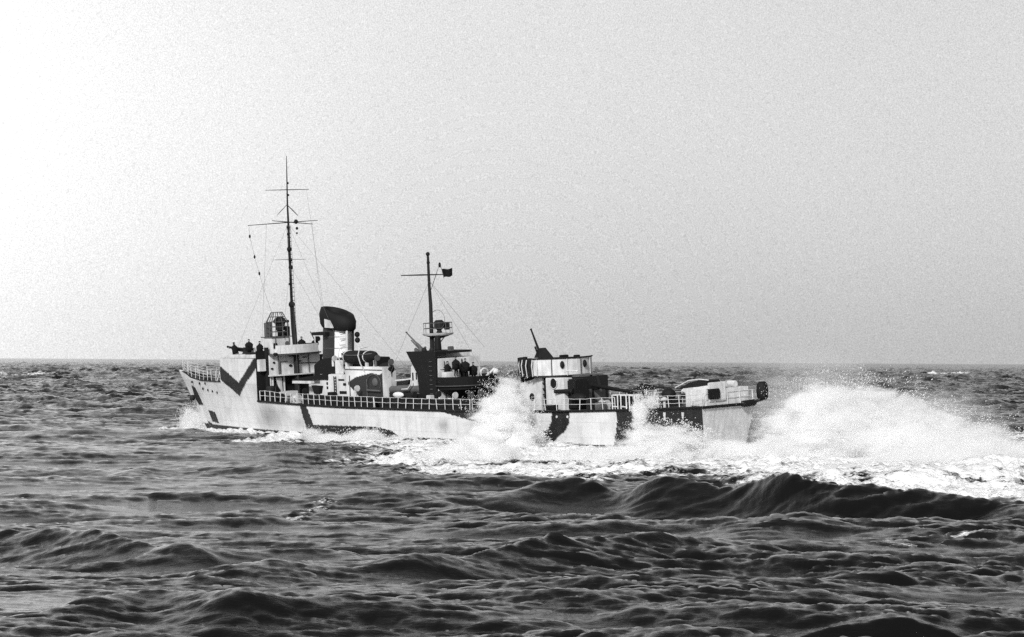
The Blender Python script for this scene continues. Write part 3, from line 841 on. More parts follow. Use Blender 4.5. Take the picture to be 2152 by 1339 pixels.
# the funnel is dark on its forward and port quarter, white aft; finer mesh for a clean edge
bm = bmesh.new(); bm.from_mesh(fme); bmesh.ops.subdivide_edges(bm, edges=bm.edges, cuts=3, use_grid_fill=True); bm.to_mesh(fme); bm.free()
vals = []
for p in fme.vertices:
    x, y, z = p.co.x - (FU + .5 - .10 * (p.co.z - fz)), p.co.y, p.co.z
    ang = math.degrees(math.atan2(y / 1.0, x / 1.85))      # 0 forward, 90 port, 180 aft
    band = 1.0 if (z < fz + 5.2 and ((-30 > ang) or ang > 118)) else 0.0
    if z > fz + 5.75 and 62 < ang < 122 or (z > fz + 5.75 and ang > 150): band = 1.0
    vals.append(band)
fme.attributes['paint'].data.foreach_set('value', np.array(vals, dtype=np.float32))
fmt = bpy.data.materials.new('funnel_camouflage'); fmt.use_nodes = True; t = fmt.node_tree
b = t.nodes['Principled BSDF']; a = N(t, 'ShaderNodeAttribute', attribute_name='paint')
nn = N(t, 'ShaderNodeTexNoise'); nn.inputs['Scale'].default_value = 1.3; nn.inputs['Detail'].default_value = 7
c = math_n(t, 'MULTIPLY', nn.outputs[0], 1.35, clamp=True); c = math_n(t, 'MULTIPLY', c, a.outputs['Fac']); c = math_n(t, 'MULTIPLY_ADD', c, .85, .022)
t.links.new(c, b.inputs['Base Color']); b.inputs['Roughness'].default_value = .5
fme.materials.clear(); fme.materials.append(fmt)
# raked cap, higher and overhanging forward
cap = MB(); prof = []
n = 44
def capring(r, z, tilt, sx=2.18, sy=1.22, dx=0.0):
    z -= .5
    return [Vector((FU - .1 + dx + r * sx * math.cos(2*math.pi*j/n), r * sy * math.sin(2*math.pi*j/n), z + tilt * r * math.cos(2*math.pi*j/n))) for j in range(n)]
rings = [capring(1.0, 11.1, .3), capring(1.1, 11.35, .35), capring(1.14, 12.2, .5), capring(1.02, 12.75, .55), capring(.75, 12.9, .5), capring(.7, 12.6, .45), capring(.68, 11.6, .3)]
for r_ in rings: cap.v += r_
for i in range(len(rings) - 1):
    for j in range(n): cap.f.append([i*n+j, i*n+(j+1) % n, (i+1)*n+(j+1) % n, (i+1)*n+j])
cap.f.append([(len(rings)-1)*n + j for j in range(n)])
cap.build('funnel_cap', BLACK, fun, smooth=True)
MB().prism([(FU + .1, 10.75), (FU - 1.2, 10.7), (FU - .75, 11.45), (FU + .1, 11.6)], 1.25, 1.44, 1).build('cap_panel', PALE, fun)
pl = MB(); ring = [(FU + 2.2 + .75 * math.cos(a), 1.55 * math.sin(a)) for a in np.linspace(-math.pi / 2, math.pi / 2, 9)] + [(FU - .1, 1.55), (FU - .1, -1.55)]
pl.prism(ring, 10.0, 10.3, 2); pl.build('funnel_platform', BLACK, fun)
for k, (x, y) in enumerate(((FU - 2.1, .35), (FU - 2.1, -.35))):
    MB().tube([(x + .25, y, 6.5), (x, y, 10.0), (x - .05, y, 10.7)], .13, 10).build('steam_pipe', WHITE if k == 0 else DARK, fun)
for z in (9.95, 9.4):
    MB().ball((FU - 2.05, -.9, z), .28, 10, 6, (1, 1, 1)).build('siren', BLACK, fun, smooth=True)
for z in (7.6, 8.7, 9.8):
    MB().tube([(FU + .5 + 1.95 * math.cos(a) - .1 * (z - fz), 1.06 * math.sin(a), z) for a in np.linspace(0, 2 * math.pi, 33)], .035, 5).build('funnel_band', GREY, fun)
# white mattress-like pads forward of the funnel (port side of the uptake)
MB().prism([(FU + 3.4, 7.6), (FU + 1.9, 7.6), (FU + 1.6, 10.5), (FU + 2.4, 10.5)], -1.6, -.3, 1).build('boiler_casing_trunk', PALE, ship)
# dark casing round the funnel foot, sweeping forward
k1, k2, k3 = P(659, 767, v=2.2), P(684, 753, v=2.2), P(742, 755, v=2.2); kb = P(680, 789, v=2.2)
m = MB(); m.prism([(k1[0], kb[2] - .1), (k1[0], k1[2]), (k1[0] - .9, k1[2] + .45), (k2[0], k2[2]), (k3[0], k3[2]), (k3[0], kb[2] - .1)], -2.2, 2.2, 1)
m.build('funnel_casing', BLACK, ship, bevel=.08)
l1, l2 = P(648, 800, v=2.6), P(676, 800, v=2.6)
MB().box((l2[0], -2.6, 3.4), (l1[0], 2.6, kb[2] - .1)).build('casing_plinth', WHITE, ship, bevel=.06)
a_, b_ = P(612, 797, v=3.2), P(690, 790, v=3.0)
MB().prism([(a_[0], a_[2] - .15), (a_[0], a_[2]), (b_[0], b_[2] + .25), (b_[0], b_[2] - .35)], 2.7, 3.1, 1).build('boat_boom', BLACK, ship)
c_, d_ = P(616, 803, v=3.6), P(655, 806, v=3.6)
MB().box((c_[0], 3.3, c_[2] - .12), (d_[0], 3.7, c_[2] + .12)).build('stowed_gangway', WHITE, ship)
q = P(663, 820, v=3.4)
MB().prism([(q[0] + .7, q[2] + .45), (q[0] - .8, q[2] + .4), (q[0] - .5, q[2] - .45), (q[0] + .3, q[2] - .35)], 3.0, 3.4, 1).build('deck_locker', BLACK, ship)

# ---- midship deckhouse
qa, qb = P(672, 800, v=3), P(804, 800, v=3)
AU, AV = qb[0], qa[0]
zt1 = P(700, 787, v=3)[2]; zt2 = P(790, 771, v=3)[2]; usp = P(725, 780, v=3)[0]
def painted(mb, name, polys_px, v, du=.08, base=1.0, mat_name='house_camouflage'):
    o = mb.build(name, WHITE, ship)
    bm = bmesh.new(); bm.from_mesh(o.data)
    return o
m = MB(); m.box((usp, -3, 3.3), (AV, 3, zt1)); m.build('deckhouse', WHITE, ship, bevel=.05)
gridN = 90
def painted_house(u0, u1, z0, z1, w, polys, name, w2=2.0):
    """A house whose port wall is a fine grid that carries painted camouflage."""
    nu, nz = int((u1 - u0) / .07), int((z1 - z0) / .07)
    vs, fs = [], []
    for i in range(nu + 1):
        for k in range(nz + 1): vs.append((u0 + (u1 - u0) * i / nu, w, z0 + (z1 - z0) * k / nz))
    for i in range(nu):
        for k in range(nz): a = i * (nz + 1) + k; fs.append([a, a + 1, a + nz + 2, a + nz + 1])
    b0 = len(vs)
    vs += [(u0, w, z0), (u1, w, z0), (u1, w, z1), (u0, w, z1), (u0, w2, z0), (u1, w2, z0), (u1, w2, z1), (u0, w2, z1)]
    fs += [[b0+1, b0+5, b0+6, b0+2], [b0, b0+3, b0+7, b0+4], [b0+3, b0+2, b0+6, b0+7], [b0+4, b0+7, b0+6, b0+5]]
    me = bpy.data.meshes.new(name); me.from_pydata(vs, [], fs); me.update()
    arr = np.array(vs); wv = np.ones(len(vs))
    for pl_ in polys: wv[inside(arr[:, 0], arr[:, 2], pl_) & (arr[:, 1] > w - .01)] = 0
    at = me.attributes.new('paint', 'FLOAT', 'POINT'); at.data.foreach_set('value', wv.astype(np.float32))
    me.materials.append(fmt)
    o = bpy.data.objects.new(name, me); col.objects.link(o); o.parent = ship
    return o
vpoly = lambda pts, v: [(P(x, y, v=v)[0], P(x, y, v=v)[2]) for x, y in pts]
dh = painted_house(AU, usp - .003, 3.3, zt2, 3.0, [vpoly([(732, 803), (747, 793), (780, 784), (797, 788), (804, 783), (815, 783), (815, 850), (768, 850), (753, 832), (732, 808)], 3)], 'deckhouse')
for px, py, w, h in ((687, 797, .13, .13), (687.5, 806, .13, .13), (688, 815, .13, .13), (717, 798.5, .5, .08), (724, 808, .25, .12), (721, 825, .6, .14)):
    q = P(px, py, v=3.03)
    MB().box((q[0] - w, 2.99, q[2] - h), (q[0] + w, 3.05, q[2] + h)).build('vent_grille', BLACK, dh, bevel=.02)
q0, q1 = P(703, 791, v=3.1), P(704.5, 831, v=3.1)
m = MB().tube([(q0[0] - .17, 3.08, q0[2]), (q0[0] - .17, 3.08, q1[2])], .045, 5).tube([(q0[0] + .17, 3.08, q0[2]), (q0[0] + .17, 3.08, q1[2])], .045, 5)
for z in np.arange(q1[2], q0[2], .28): m.tube([(q0[0] - .17, 3.08, z), (q0[0] + .17, 3.08, z)], .035, 4)
m.build('ladder', BLACK, dh)
q = P(786, 806, v=3.06)
MB().tube([(q[0] + 1.15 * math.cos(a), 3.1, q[2] + .85 * math.sin(a)) for a in np.linspace(-.4, math.pi + .5, 20)], .03, 6).build('hose_rack', GREY, dh)
MB().ball((q[0] - .1, 3.0, q[2] + .1), .42, 12, 8, (1.1, .4, 1)).build('hatch_cover', GREY, dh, smooth=True)
m = MB(); q2 = P(785, 826, v=3.1)
MB().tube([(q2[0] + 1, 3.15, q2[2] + .25), (q2[0] - 1.2, 3.15, q2[2] + .2)], .1, 8).build('stowed_spar', GREY, dh)
# top clutter: cowls, canvas hump
q = P(812, 776, v=2.0); MB().ball((q[0], 2.0, zt2 - .25), .75, 14, 8, (1.1, 1, .8)).build('canvas_hump', CANVAS, ship, smooth=True)
q = P(715, 778, v=2.6)
MB().box((q[0] - .7, 2.05, zt1), (q[0] + .6, 2.8, zt1 + 1.35)).build('ready_locker', WHITE, ship, bevel=.06)
MB().box((q[0] - 1.3, 2.2, zt1), (q[0] - .85, 2.8, zt1 + 1.0)).build('ready_locker', BLACK, ship, bevel=.06)
q = P(781, 762, v=2.4)
MB().tube([(q[0], 2.3, q[2]), (q[0], 2.65, q[2])], .38, 16).build('searchlight', BLACK, ship)
MB().tube([(q[0] - .5, 2.5, zt2), (q[0] - .45, 2.5, q[2] + .35), (q[0], 2.5, q[2] + .62), (q[0] + .5, 2.5, q[2] + .3), (q[0] + .55, 2.5, zt2)], .05, 6).build('searchlight_bracket', WHITE, ship)

# ---- ship's boat in davits
def boat():
    a, b = P(712, 752, v=3.0), P(779, 750, v=3.0)
    u0, u1 = b[0], a[0]; zc = (a[2] + b[2]) / 2; L = u1 - u0
    e = empty('lifeboat', 'dark rounded lifeboat lashed with white straps above the deckhouse', 'lifeboat', ((u0 + u1) / 2, 2.4, zc))
    M = MB(); n, k = 22, 16
    for i in range(n + 1):
        s = -1 + 2 * i / n; w = max(.02, (1 - abs(s) ** 2.6)) ** .5
        for j in range(k):
            t = 2 * math.pi * j / k
            M.v.append(Vector((s * L / 2, .95 * w * math.cos(t), (.62 * math.sin(t) - (.12 if math.sin(t) < 0 else 0)) * (w * .75 + .25) + .16 * s * s)))
    for i in range(n):
        for j in range(k): M.f.append([i*k+j, i*k+(j+1) % k, (i+1)*k+(j+1) % k, (i+1)*k+j])
    M.f.append(list(range(k))); M.f.append([n*k+j for j in range(k)][::-1])
    M.build('boat_hull', CANVAS, e, smooth=True)
    for s in (-.62, .62):
        w = (1 - abs(s) ** 2.6) ** .5
        MB().tube([(s * L / 2, .99 * w * math.cos(t), .68 * math.sin(t) * w - .03 + .16 * s * s) for t in np.linspace(0, 2 * math.pi, 21)], .05, 6).build('strap', WHITE, e)
    MB().tube([(s * L / 2, .96 * max(.05, 1 - abs(s) ** 2.6) ** .5, .2 + .16 * s * s) for s in np.linspace(-.95, .95, 15)], .05, 6).build('gunwale', GREY, e)
    for s in (-.62, .62):
        x = (u0 + u1) / 2 + s * L / 2
        MB().tube([(x, 2.9, zt1), (x, 3.5, zc - .6), (x, 3.75, zc + .2), (x, 3.55, zc + .85), (x, 2.6, zc + 1.0)], .06, 8).build('davit', WHITE, ship)
        MB().box((x - .12, 2.05, zt2 - .05), (x + .12, 2.9, zc - .5)).build('boat_chock', PALE, ship)
boat()

# ---- torpedo tubes between deckhouse and gun tower
tt = MB().lathe((42.4, .6, 3.3), [(1.3, 0), (1.3, .35), (.8, .5), (.8, 1.0)], 18).build('torpedo_tube_mount', DARK, ship)
for k, v in enumerate((1.7, 2.5)):
    a, b = (44.2, v, 4.9), (38.9, v + .15, 5.0)
    MB().tube([a, (43.0, v, 4.92), (42.9, v, 4.92), (40, v, 5.0), b], [.34, .34, .42, .42, .4], 14).build('torpedo_tube', GREY if k else DARK, tt)
MB().tube([(43.4, 2.6, 5.75), (40.4, 2.5, 5.95)], .09, 6).build('guard_rail', PALE, tt)
MB().prism([(43.3, 5.3), (41.5, 5.45), (41.0, 5.9), (43.2, 5.75)], 2.0, 2.6, 1).build('aimer_seat', DARK, tt)
MB().tube([(41.6, 3.2, 5.0), (40.6, 3.2, 5.05), (40.1, 3.2, 5.5), (40.0, 3.2, 5.9)], .07, 6).build('training_handle', PALE, tt)
MB().box((38.9, -2.4, 3.3), (44, 1.2, 4.4)).build('deck_locker', DARK, ship, bevel=.06)
MB().prism([(43.5, 3.3), (38.8, 3.3), (38.8, 4.6), (43.5, 4.7)], 2.7, 3.3, 1).build('tube_screen', DARK, ship)
q = P(838, 830, v=4.2)
MB().ball((q[0], 4.25, q[2]), .4, 12, 6, (2.2, .5, .7)).build('stowed_canvas', PALECANVAS, ship, smooth=True)

# ---- gun tower abaft the tubes
tl, tr = P(855, 739, v=3), P(917, 739, v=3); bl, br = P(889, 838, v=3), P(919, 838, v=3)
m1 = P(878, 785, v=3)
tw = MB().prism([(tl[0], tl[2]), (tr[0], tr[2]), (br[0], 3.2), (bl[0] + .2, 3.2), (m1[0], m1[2])], 2.9, 3.1, 1).build('gun_tower', BLACK, ship)
TU0, TU1 = tr[0], bl[0]
MB().box((TU0 + .01, -2.0, 3.3), (TU1, 2.9, 7.85)).build('tower_wall', WHITE, tw, bevel=.04)
MB().prism([(tl[0], tl[2] - .02), (tr[0] - .05, tl[2] - .02), (tr[0] - .05, tl[2] - .22), (tl[0] - .6, tl[2] - .22)], -1.0, 2.89, 1).build('tower_platform', BLACK, tw)
MB().prism([(tl[0] - .3, tl[2] - .3), (m1[0], m1[2]), (TU1 + .03, m1[2])  , (TU1 + .03, tl[2] - .3)], -2.6, 2.5, 1).build('platform_bracket', PALE, tw)
# white pierced bracket ahead of the tower
bp_ = [P(x, y, v=2.8) for x, y in ((863, 770), (866, 768), (884, 792), (889, 815), (885, 842), (876, 845), (866, 838), (862, 832))]
wb = MB().prism([(p[0], p[2]) for p in bp_], 2.5, 2.75, 1).build('pierced_bracket', WHITE, tw)
for x0, y0, x1, y1 in ((866, 783, 869.5, 800), (873.5, 783, 876.5, 798), (880.5, 787, 885, 799), (881, 803, 887, 830), (868.5, 826, 875.5, 836)):
    a, b = P(x0, y0, v=2.76), P(x1, y1, v=2.76)
    MB().box((a[0], 2.74, a[2]), (b[0], 2.79, b[2])).build('opening', BLACK, wb, bevel=.02)
# AA gun pointing up and forward on the tower, ready gear
gun((40.6, 1.6, 8.35), math.radians(8), math.radians(38), 2.3, r=.07, name='tower_gun', base_h=.35, mat=GREY)
a = P(905, 736, v=1.0)
MB().lathe((tr[0] + 2.2, 1.2, tl[2] - .05), [(.3, 0), (.34, .2), (.28, 1.3), (.2, 1.45)], 12).build('ventilator', BLACK, tw)
MB().box((36.1, 1.9, 8.1), (36.9, 2.9, 8.55)).build('ready_locker', DARK, tw, bevel=.05)
MB().box((36.2, .9, 8.3), (36.6, 1.4, 8.9)).build('ready_locker', GREY, tw, bevel=.05)
for x, y in ((39.7, 2.2), (38.7, 2.5), (37.8, 2.3)):
    MB().ball((x, y, 8.6), .28, 8, 6, (1, .8, 1)).build('splinter_mat', GREY if x > 39 else DARK, tw, smooth=True)
# searchlight platform up the mainmast
p0 = P(918, 701, v=-.6)
sp = MB().lathe((p0[0], -.75, p0[2] - .1), [(.5, -.25), (1.25, -.05), (1.35, .12), (1.3, .14)], 24, 1, 1.15).build('searchlight_platform', PALE, mm)
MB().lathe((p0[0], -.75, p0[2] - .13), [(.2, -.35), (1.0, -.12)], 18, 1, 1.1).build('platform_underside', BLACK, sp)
MB().lathe((p0[0], -.9, p0[2] + .05), [(.3, 0), (.2, .25), (.5, .5), (.5, 1.0), (.3, 1.2)], 14).build('searchlight', DARK, sp)
m = MB()
for k in range(8):
    a = 2 * math.pi * k / 8; m.tube([(p0[0] + 1.25 * math.cos(a), -.75 + 1.4 * math.sin(a), p0[2]), (p0[0] + 1.25 * math.cos(a), -.75 + 1.4 * math.sin(a), p0[2] + 1.0)], .03, 4)
for z in (.5, 1.0): m.tube([(p0[0] + 1.25 * math.cos(a), -.75 + 1.4 * math.sin(a), p0[2] + z) for a in np.linspace(0, 2 * math.pi, 21)], .03, 4)
m.tube([(p0[0] + .9 * math.cos(a), -.75 + .9 * math.cos(a) * .2, p0[2] + 1.3 + .9 * math.sin(a)) for a in np.linspace(0, 2 * math.pi, 21)], .025, 4)
m.build('platform_rail', GREY, sp)
for yy in (-.2, -1.6): MB().tube([(p0[0], yy, p0[2] - .2), (p0[0] + .5, -.6, 8.4)], .06, 6).build('platform_strut', PALE, sp)
MB().box((p0[0] - .3, -1.9, p0[2] + .3), (p0[0] + .2, -1.6, p0[2] + .95)).build('signal_lamp', DARK, sp, bevel=.03)

# ---- dark round gun tub with its crew
tc_ = P(978, 800, v=.2); TUBU = tc_[0]
tubz = P(978, 792, v=2.0)[2]
tub = MB().lathe((TUBU, .2, 3.3), [(1.3, 0), (1.3, .9), (2.75, 1.7), (2.95, tubz - 3.3), (2.85, tubz - 3.3), (2.7, 2.3), (0.1, 2.28)], 32, 1, 1).build('gun_tub', BLACK, ship)
MB().tube([(TUBU + 2.97 * math.cos(a), .2 + 2.97 * math.sin(a), 5.35) for a in np.linspace(0, 2 * math.pi, 41)], .035, 5).build('tub_rail', GREY, tub)
MB().lathe((TUBU, .2, 5.5), [(.5, 0), (.3, .4), (.3, 1.0)], 12).build('gun_pedestal', DARK, tub)
MB().box((35.2, 1.6, 5.0), (35.9, 2.7, 6.6)).build('ammunition_locker', WHITE, ship, bevel=.05)
MB().box((34.6, 1.6, 4.95), (35.9, 2.4, 5.05)).build('locker_shelf', BLACK, ship)
MB().box((31.5, 2.8, 3.3), (35.5, 3.4, 4.2)).build('deck_locker', GREY, ship, bevel=.1)
MB().box((28.0, -2.2, 3.3), (30.0, 1.5, 4.9)).build('deckhouse', DARK, ship, bevel=.08)
q = P(1018, 785, v=-1.8)
lr = MB(); lr.tube([(q[0], -1.8 + .45 * math.cos(a), q[2] + .45 * math.sin(a)) for a in np.linspace(0, 2 * math.pi, 25)], .11, 8, cap=False)
lr.build('lifebuoy_ring', WHITE, ship)
MB().tube([(q[0] + .1, -1.5, q[2] - .7), (q[0] + .05, -2.6, q[2] + .1), (q[0], -3.0, q[2] + .4)], .12, 6).build('sighting_arm', PALE, ship)
MB().ball((q[0], -3.1, q[2] + .1), .32, 10, 6).build('lamp_housing', WHITE, ship, smooth=True)
MB().box((q[0] - .3, -3.3, 3.4), (q[0] + .5, -1.5, q[2] - .5)).build('deck_locker', DARK, ship, bevel=.05)

# ---- after gun platform
CU, CZ = 22.3, 6.35
ap = MB().lathe((CU, 0, CZ), [(3.0, -.12), (3.12, -.1), (3.12, .05), (3.0, .06)], 40).build('after_gun_platform', DARK, ship)
def arc_wall(a0, a1, r, z0, z1, mat, name, t=.06, n=18):
    A = np.linspace(a0, a1, n); vs = []
    for a in A: vs += [(CU + r*math.cos(a), r*math.sin(a), z0), (CU + r*math.cos(a), r*math.sin(a), z1), (CU + (r-t)*math.cos(a), (r-t)*math.sin(a), z0), (CU + (r-t)*math.cos(a), (r-t)*math.sin(a), z1)]
    fs = [[0, 1, 3, 2], [4*n-4, 4*n-2, 4*n-1, 4*n-3]]
    for i in range(n - 1):
        a = 4 * i; b = a + 4; fs += [[a, b, b+1, a+1], [a+2, a+3, b+3, b+2], [a+1, b+1, b+3, a+3], [a, a+2, b+2, b]]
    return MB().add(vs, fs).build(name, mat, ap)
PI = math.pi
arc_wall(math.radians(98), math.radians(232), 3.1, CZ + .05, 7.85, WHITE, 'splinter_shield')
arc_wall(math.radians(-128), math.radians(98), 3.1, CZ + .05, 7.75, DARK, 'splinter_shield')
for k, a in enumerate(np.radians(np.arange(20, 100, 12.5))):
    MB().tube([(CU + 3.25*math.cos(a), 3.25*math.sin(a), CZ), (CU + 3.25*math.cos(a), 3.25*math.sin(a), 7.95)], .2, 8).build('rolled_mat', BLACK if k % 2 else CANVAS, ap)
    MB().tube([(CU + 3.3*math.cos(a + .11), 3.3*math.sin(a + .11), CZ), (CU + 3.42*math.cos(a + .11), 3.42*math.sin(a + .11), 7.3), (CU + 3.3*math.cos(a + .11), 3.3*math.sin(a + .11), 7.8)], .05, 6).build('shield_stay', PALE, ap)
MB().tube([(CU + 3.13*math.cos(a), 3.13*math.sin(a), 7.87) for a in np.linspace(math.radians(98), math.radians(232), 24)], .07, 6).build('shield_coaming', BLACK, ap)
for a in (150, 192):
    r = math.radians(a); MB().ball((CU + 3.15*math.cos(r), 3.15*math.sin(r), 7.3), .2, 8, 6, (1, 1, 1.7)).build('sentry_pad', BLACK, ap, smooth=True)
for px, w in ((1185, .4), (1212, .25)):
    q = P(px, 748, v=-1.2)
    MB().box((q[0] - .2, -1.2 - w, 7.5), (q[0] + .2, -1.2 + w, q[2] + .1)).build('ready_locker', BLACK, ap, bevel=.04)
q = P(1139, 745, v=.8)
g2 = gun((q[0], .8, 6.45), math.radians(60), math.radians(72), 2.9, r=.09, name='after_machine_gun', base_h=1.1, mat=BLACK)
a_ = [P(x, y, v=.8) for x, y in ((1128, 752), (1136, 732), (1141, 731), (1158, 752))]
MB().prism([(p[0], p[2]) for p in a_] , .5, 1.1, 1).build('sight_shield', DARK, g2)
# deckhouse under the platform
HU1 = P(1090, 800, v=2.6)[0]; HUm = P(1137, 800, v=2.6)[0]; HU0 = P(1146, 800, v=2.6)[0]
pf = [P(x, y, v=2.5) for x, y in ((1139, 786), (1118, 798), (1092, 806), (1086, 862), (1139, 864))]
MB().prism([(p[0], p[2]) for p in pf], -2.5, 2.5, 1).build('after_deckhouse', WHITE, ship, bevel=.04)
w0, w1 = P(1146, 800, v=2.7)[0], P(1184, 800, v=2.7)[0]
ah = MB().box((w1, 1.7, 3.4), (w0, 2.7, CZ - .14)).build('after_deckhouse', WHITE, ship, bevel=.05)
MB().box((w1 + .1, -2.4, 3.4), (w0 - .1, 1.69, CZ - .14)).build('pedestal_house', DARK, ship, bevel=.05)
q = P(1164, 806, v=2.72)
MB().tube([(q[0], 2.68, q[2]), (q[0], 2.76, q[2])], .43, 24).build('round_door', BLACK, ah)
MB().tube([(q[0] + .46 * math.cos(a), 2.76, q[2] + .46 * math.sin(a)) for a in np.linspace(0, 2 * math.pi, 25)], .04, 6, cap=False).build('door_rim', PALE, ah)
MB().box((w0 + .02, -2.2, 3.4), (HUm, 2.3, CZ - .2)).build('passage', BLACK, ship)
m = MB()
for z in np.arange(3.7, 6.2, .5): m.box((w0 + .05, 2.3, z), (HUm - .02, 2.5, z + .1))
m.build('ladder', DARK, ship)
q = P(1118, 834, v=2.55); MB().ball((q[0], 2.55, q[2]), .33, 10, 6, (1, .4, 1)).build('scuttle', BLACK, ship, smooth=True)
q = P(1156, 858, v=3.5); MB().box((q[0] - .8, 3.2, 3.5), (q[0] + .6, 3.6, q[2] + .3)).build('deck_locker', BLACK, ship, bevel=.04)
# bracing under the forward overhang
m = MB().tube([(CU + 2.6, 1.5, CZ), (HUm + 2.2, 1.4, 4.6)], .1, 6); m.build('platform_strut', BLACK, ship)
m = MB().prism([(CU + 3.0, CZ - .1), (CU + .5, CZ - .1), (CU + .8, CZ - 1.2), (CU + 2.7, CZ - 1.5)], -1.8, 1.8, 1); m.build('platform_bracket', BLACK, ship)
# after main gun with a grey shield, trained aft
gq = P(1236, 850, v=.4)
gb, gm = P(1238, 806, v=-.6), P(1350, 828, v=-.6)
glen = gb[0] - gm[0]; gz = gb[2] - .1
mg = gun((gb[0], -.6, 3.5), math.radians(180), math.atan2(gm[2] - gz, glen), glen, shield=(1.45, 2.55, 1.1), mat_shield=SHIELD, r=.15, name='after_main_gun', base_h=gz - 3.65, mat=BLACK, cover=True)
MB().tube([P(1261, 813, v=-.6), P(1255, 789, v=-.6)], [.2, .14], 8).build('sight_mast', BLACK, mg)
bq = [P(x, y, v=1.6) for x, y in ((1165, 824), (1172, 820), (1216, 817), (1216, 833), (1200, 830))]
MB().tube([P(1166, 823, v=2.9), P(1205, 822, v=2.4)], [.17, .22], 10).build('stowed_spar', BLACK, ship)
hq = P(1204, 800, v=2.2)
MB().box((hq[0] - .6, .9, 3.5), (hq[0] + .75, 2.3, 6.1)).build('shell_hoist', BLACK, ship, bevel=.12)
MB().ball((hq[0] - .8, 2.3, 4.5), .7, 12, 8, (1.4, .8, .6)).build('canvas_cover', BLACK, ship, smooth=True)
MB().tube([P(1186, 782, v=2.0), P(1196, 779, v=2.0), P(1214, 780, v=1.6)], .06, 6).build('handrail', WHITE, ship)

# ---- depth-charge gear
def drum(c, ax, L=.75, r=.24, name='depth_charge', parent=None, mat=BLACK):
    c = Vector(c); ax = Vector(ax).normalized()
    return MB().tube([c - ax*L/2, c - ax*L*.46, c - ax*L*.46, c + ax*L*.46, c + ax*L*.46, c + ax*L/2], [r*.85, r, r, r, r, r*.85], 14).build(name, mat, parent)
for k, px in enumerate((1297, 1315, 1333)):
    q = P(px, 858, v=3.9); u = q[0]
    rk = MB()
    for x in (u - .35, u + .35):
        for y in (3.3, 4.1): rk.tube([(x, y, 3.65), (x, y, 4.95)], .06, 6)
        rk.tube([(x, 3.3, 4.95), (x, 4.1, 4.95)], .06, 6)
    for y in (3.3, 4.1):
        for z in (4.0, 4.95): rk.tube([(u - .35, y, z), (u + .35, y, z)], .05, 6)
    rk = rk.build('depth_charge_rack', WHITE, ship)
    for z in (4.27, 4.72):
        if k == 2 and z > 4.5: continue
        drum((u, 3.7, z), (0, 1, 0), .7, .22, parent=rk)
MB().ball((5.6, 1.6, 4.9), .6, 12, 8, (1.1, 1, .9)).build('canvas_cover', BLACK, ship, smooth=True)
MB().box((8.0, -2, 3.7), (13.5, 1.8, 4.4)).build('hatch', DARK, ship, bevel=.06)

# ---- stern shelter under a dark tarpaulin
sa = [P(x, y, v=2.0) for x, y in ((1441, 858), (1440, 826), (1430, 822), (1436, 815), (1470, 812), (1490, 804), (1492, 843), (1485, 858))]
sh = MB().prism([(p[0], p[2]) for p in sa], .2, 2.0, 1).build('stern_shelter', WHITE, ship, bevel=.04)
ta = [P(x, y, v=2.03) for x, y in ((1424, 818), (1448, 804), (1470, 799), (1486, 800), (1488, 811), (1465, 814), (1440, 817))]
MB().prism([(p[0], p[2]) for p in ta], .6, 2.03, 1).build('tarpaulin', CANVAS, sh, bevel=.05)
tb = [P(x, y, v=2.0) for x, y in ((1420, 815), (1448, 800), (1470, 797), (1490, 799))]
MB().tube([(p[0], 2.06, p[2]) for p in tb], .05, 6).build('tarpaulin_rope', WHITE, sh)
for x0, y0, x1, y1 in ((1430, 827, 1440, 836), (1450, 830, 1456, 838), (1455, 845, 1464, 849), (1470, 844, 1478, 848), (1458, 853, 1466, 857)):
    a, b = P(x0, y0, v=2.05), P(x1, y1, v=2.05)
    MB().box((a[0], 1.98, a[2]), (b[0], 2.06, b[2])).build('opening', BLACK, sh, bevel=.02)
a, b = P(1494, 818, u=-.2), P(1517, 838, u=-.2)
MB().box((-.1, a[1], b[2]), (.5, b[1], a[2])).build('smoke_generator', BLACK, ship, bevel=.08)
MB().box((.2, -2.4, 4.05), (2.2, a[1] + .2, 5.4)).build('depth_charge_rail', WHITE, ship, bevel=.04)
for v in (.9, -.2, -1.3):
    drum((1.0, v, 5.65), (1, 0, 0), .9, .28, 'depth_charge', ship, PALE)
a = P(1602, 821, u=-.2); MB().lathe((-.2, a[1], a[2] - .75), [(.3, 0), (.46, .2), (.5, .75), (.44, 1.3), (.25, 1.5)], 16).build('smoke_float', BLACK, ship, smooth=True)
MB().tube([(-.2, a[1], a[2] - .7), (0.4, -2.6, 4.0)], .12, 8).build('float_bracket', DARK, ship)
a = P(1574, 848, u=-.3); MB().tube([(-.25, a[1] + .75, a[2] - .05), (-.25, a[1] + .6, a[2]), (-.25, a[1] - .6, a[2] + .05), (-.25, a[1] - .75, a[2] + .05)], [.15, .27, .27, .15], 14).build('smoke_float', BLACK, ship)
MB().tube([(stern_u(0, 4) - .05, 2.9, 4.0), (stern_u(0, 4) - .05, -2.9, 4.0)], .12, 8).build('transom_fender', BLACK, ship)

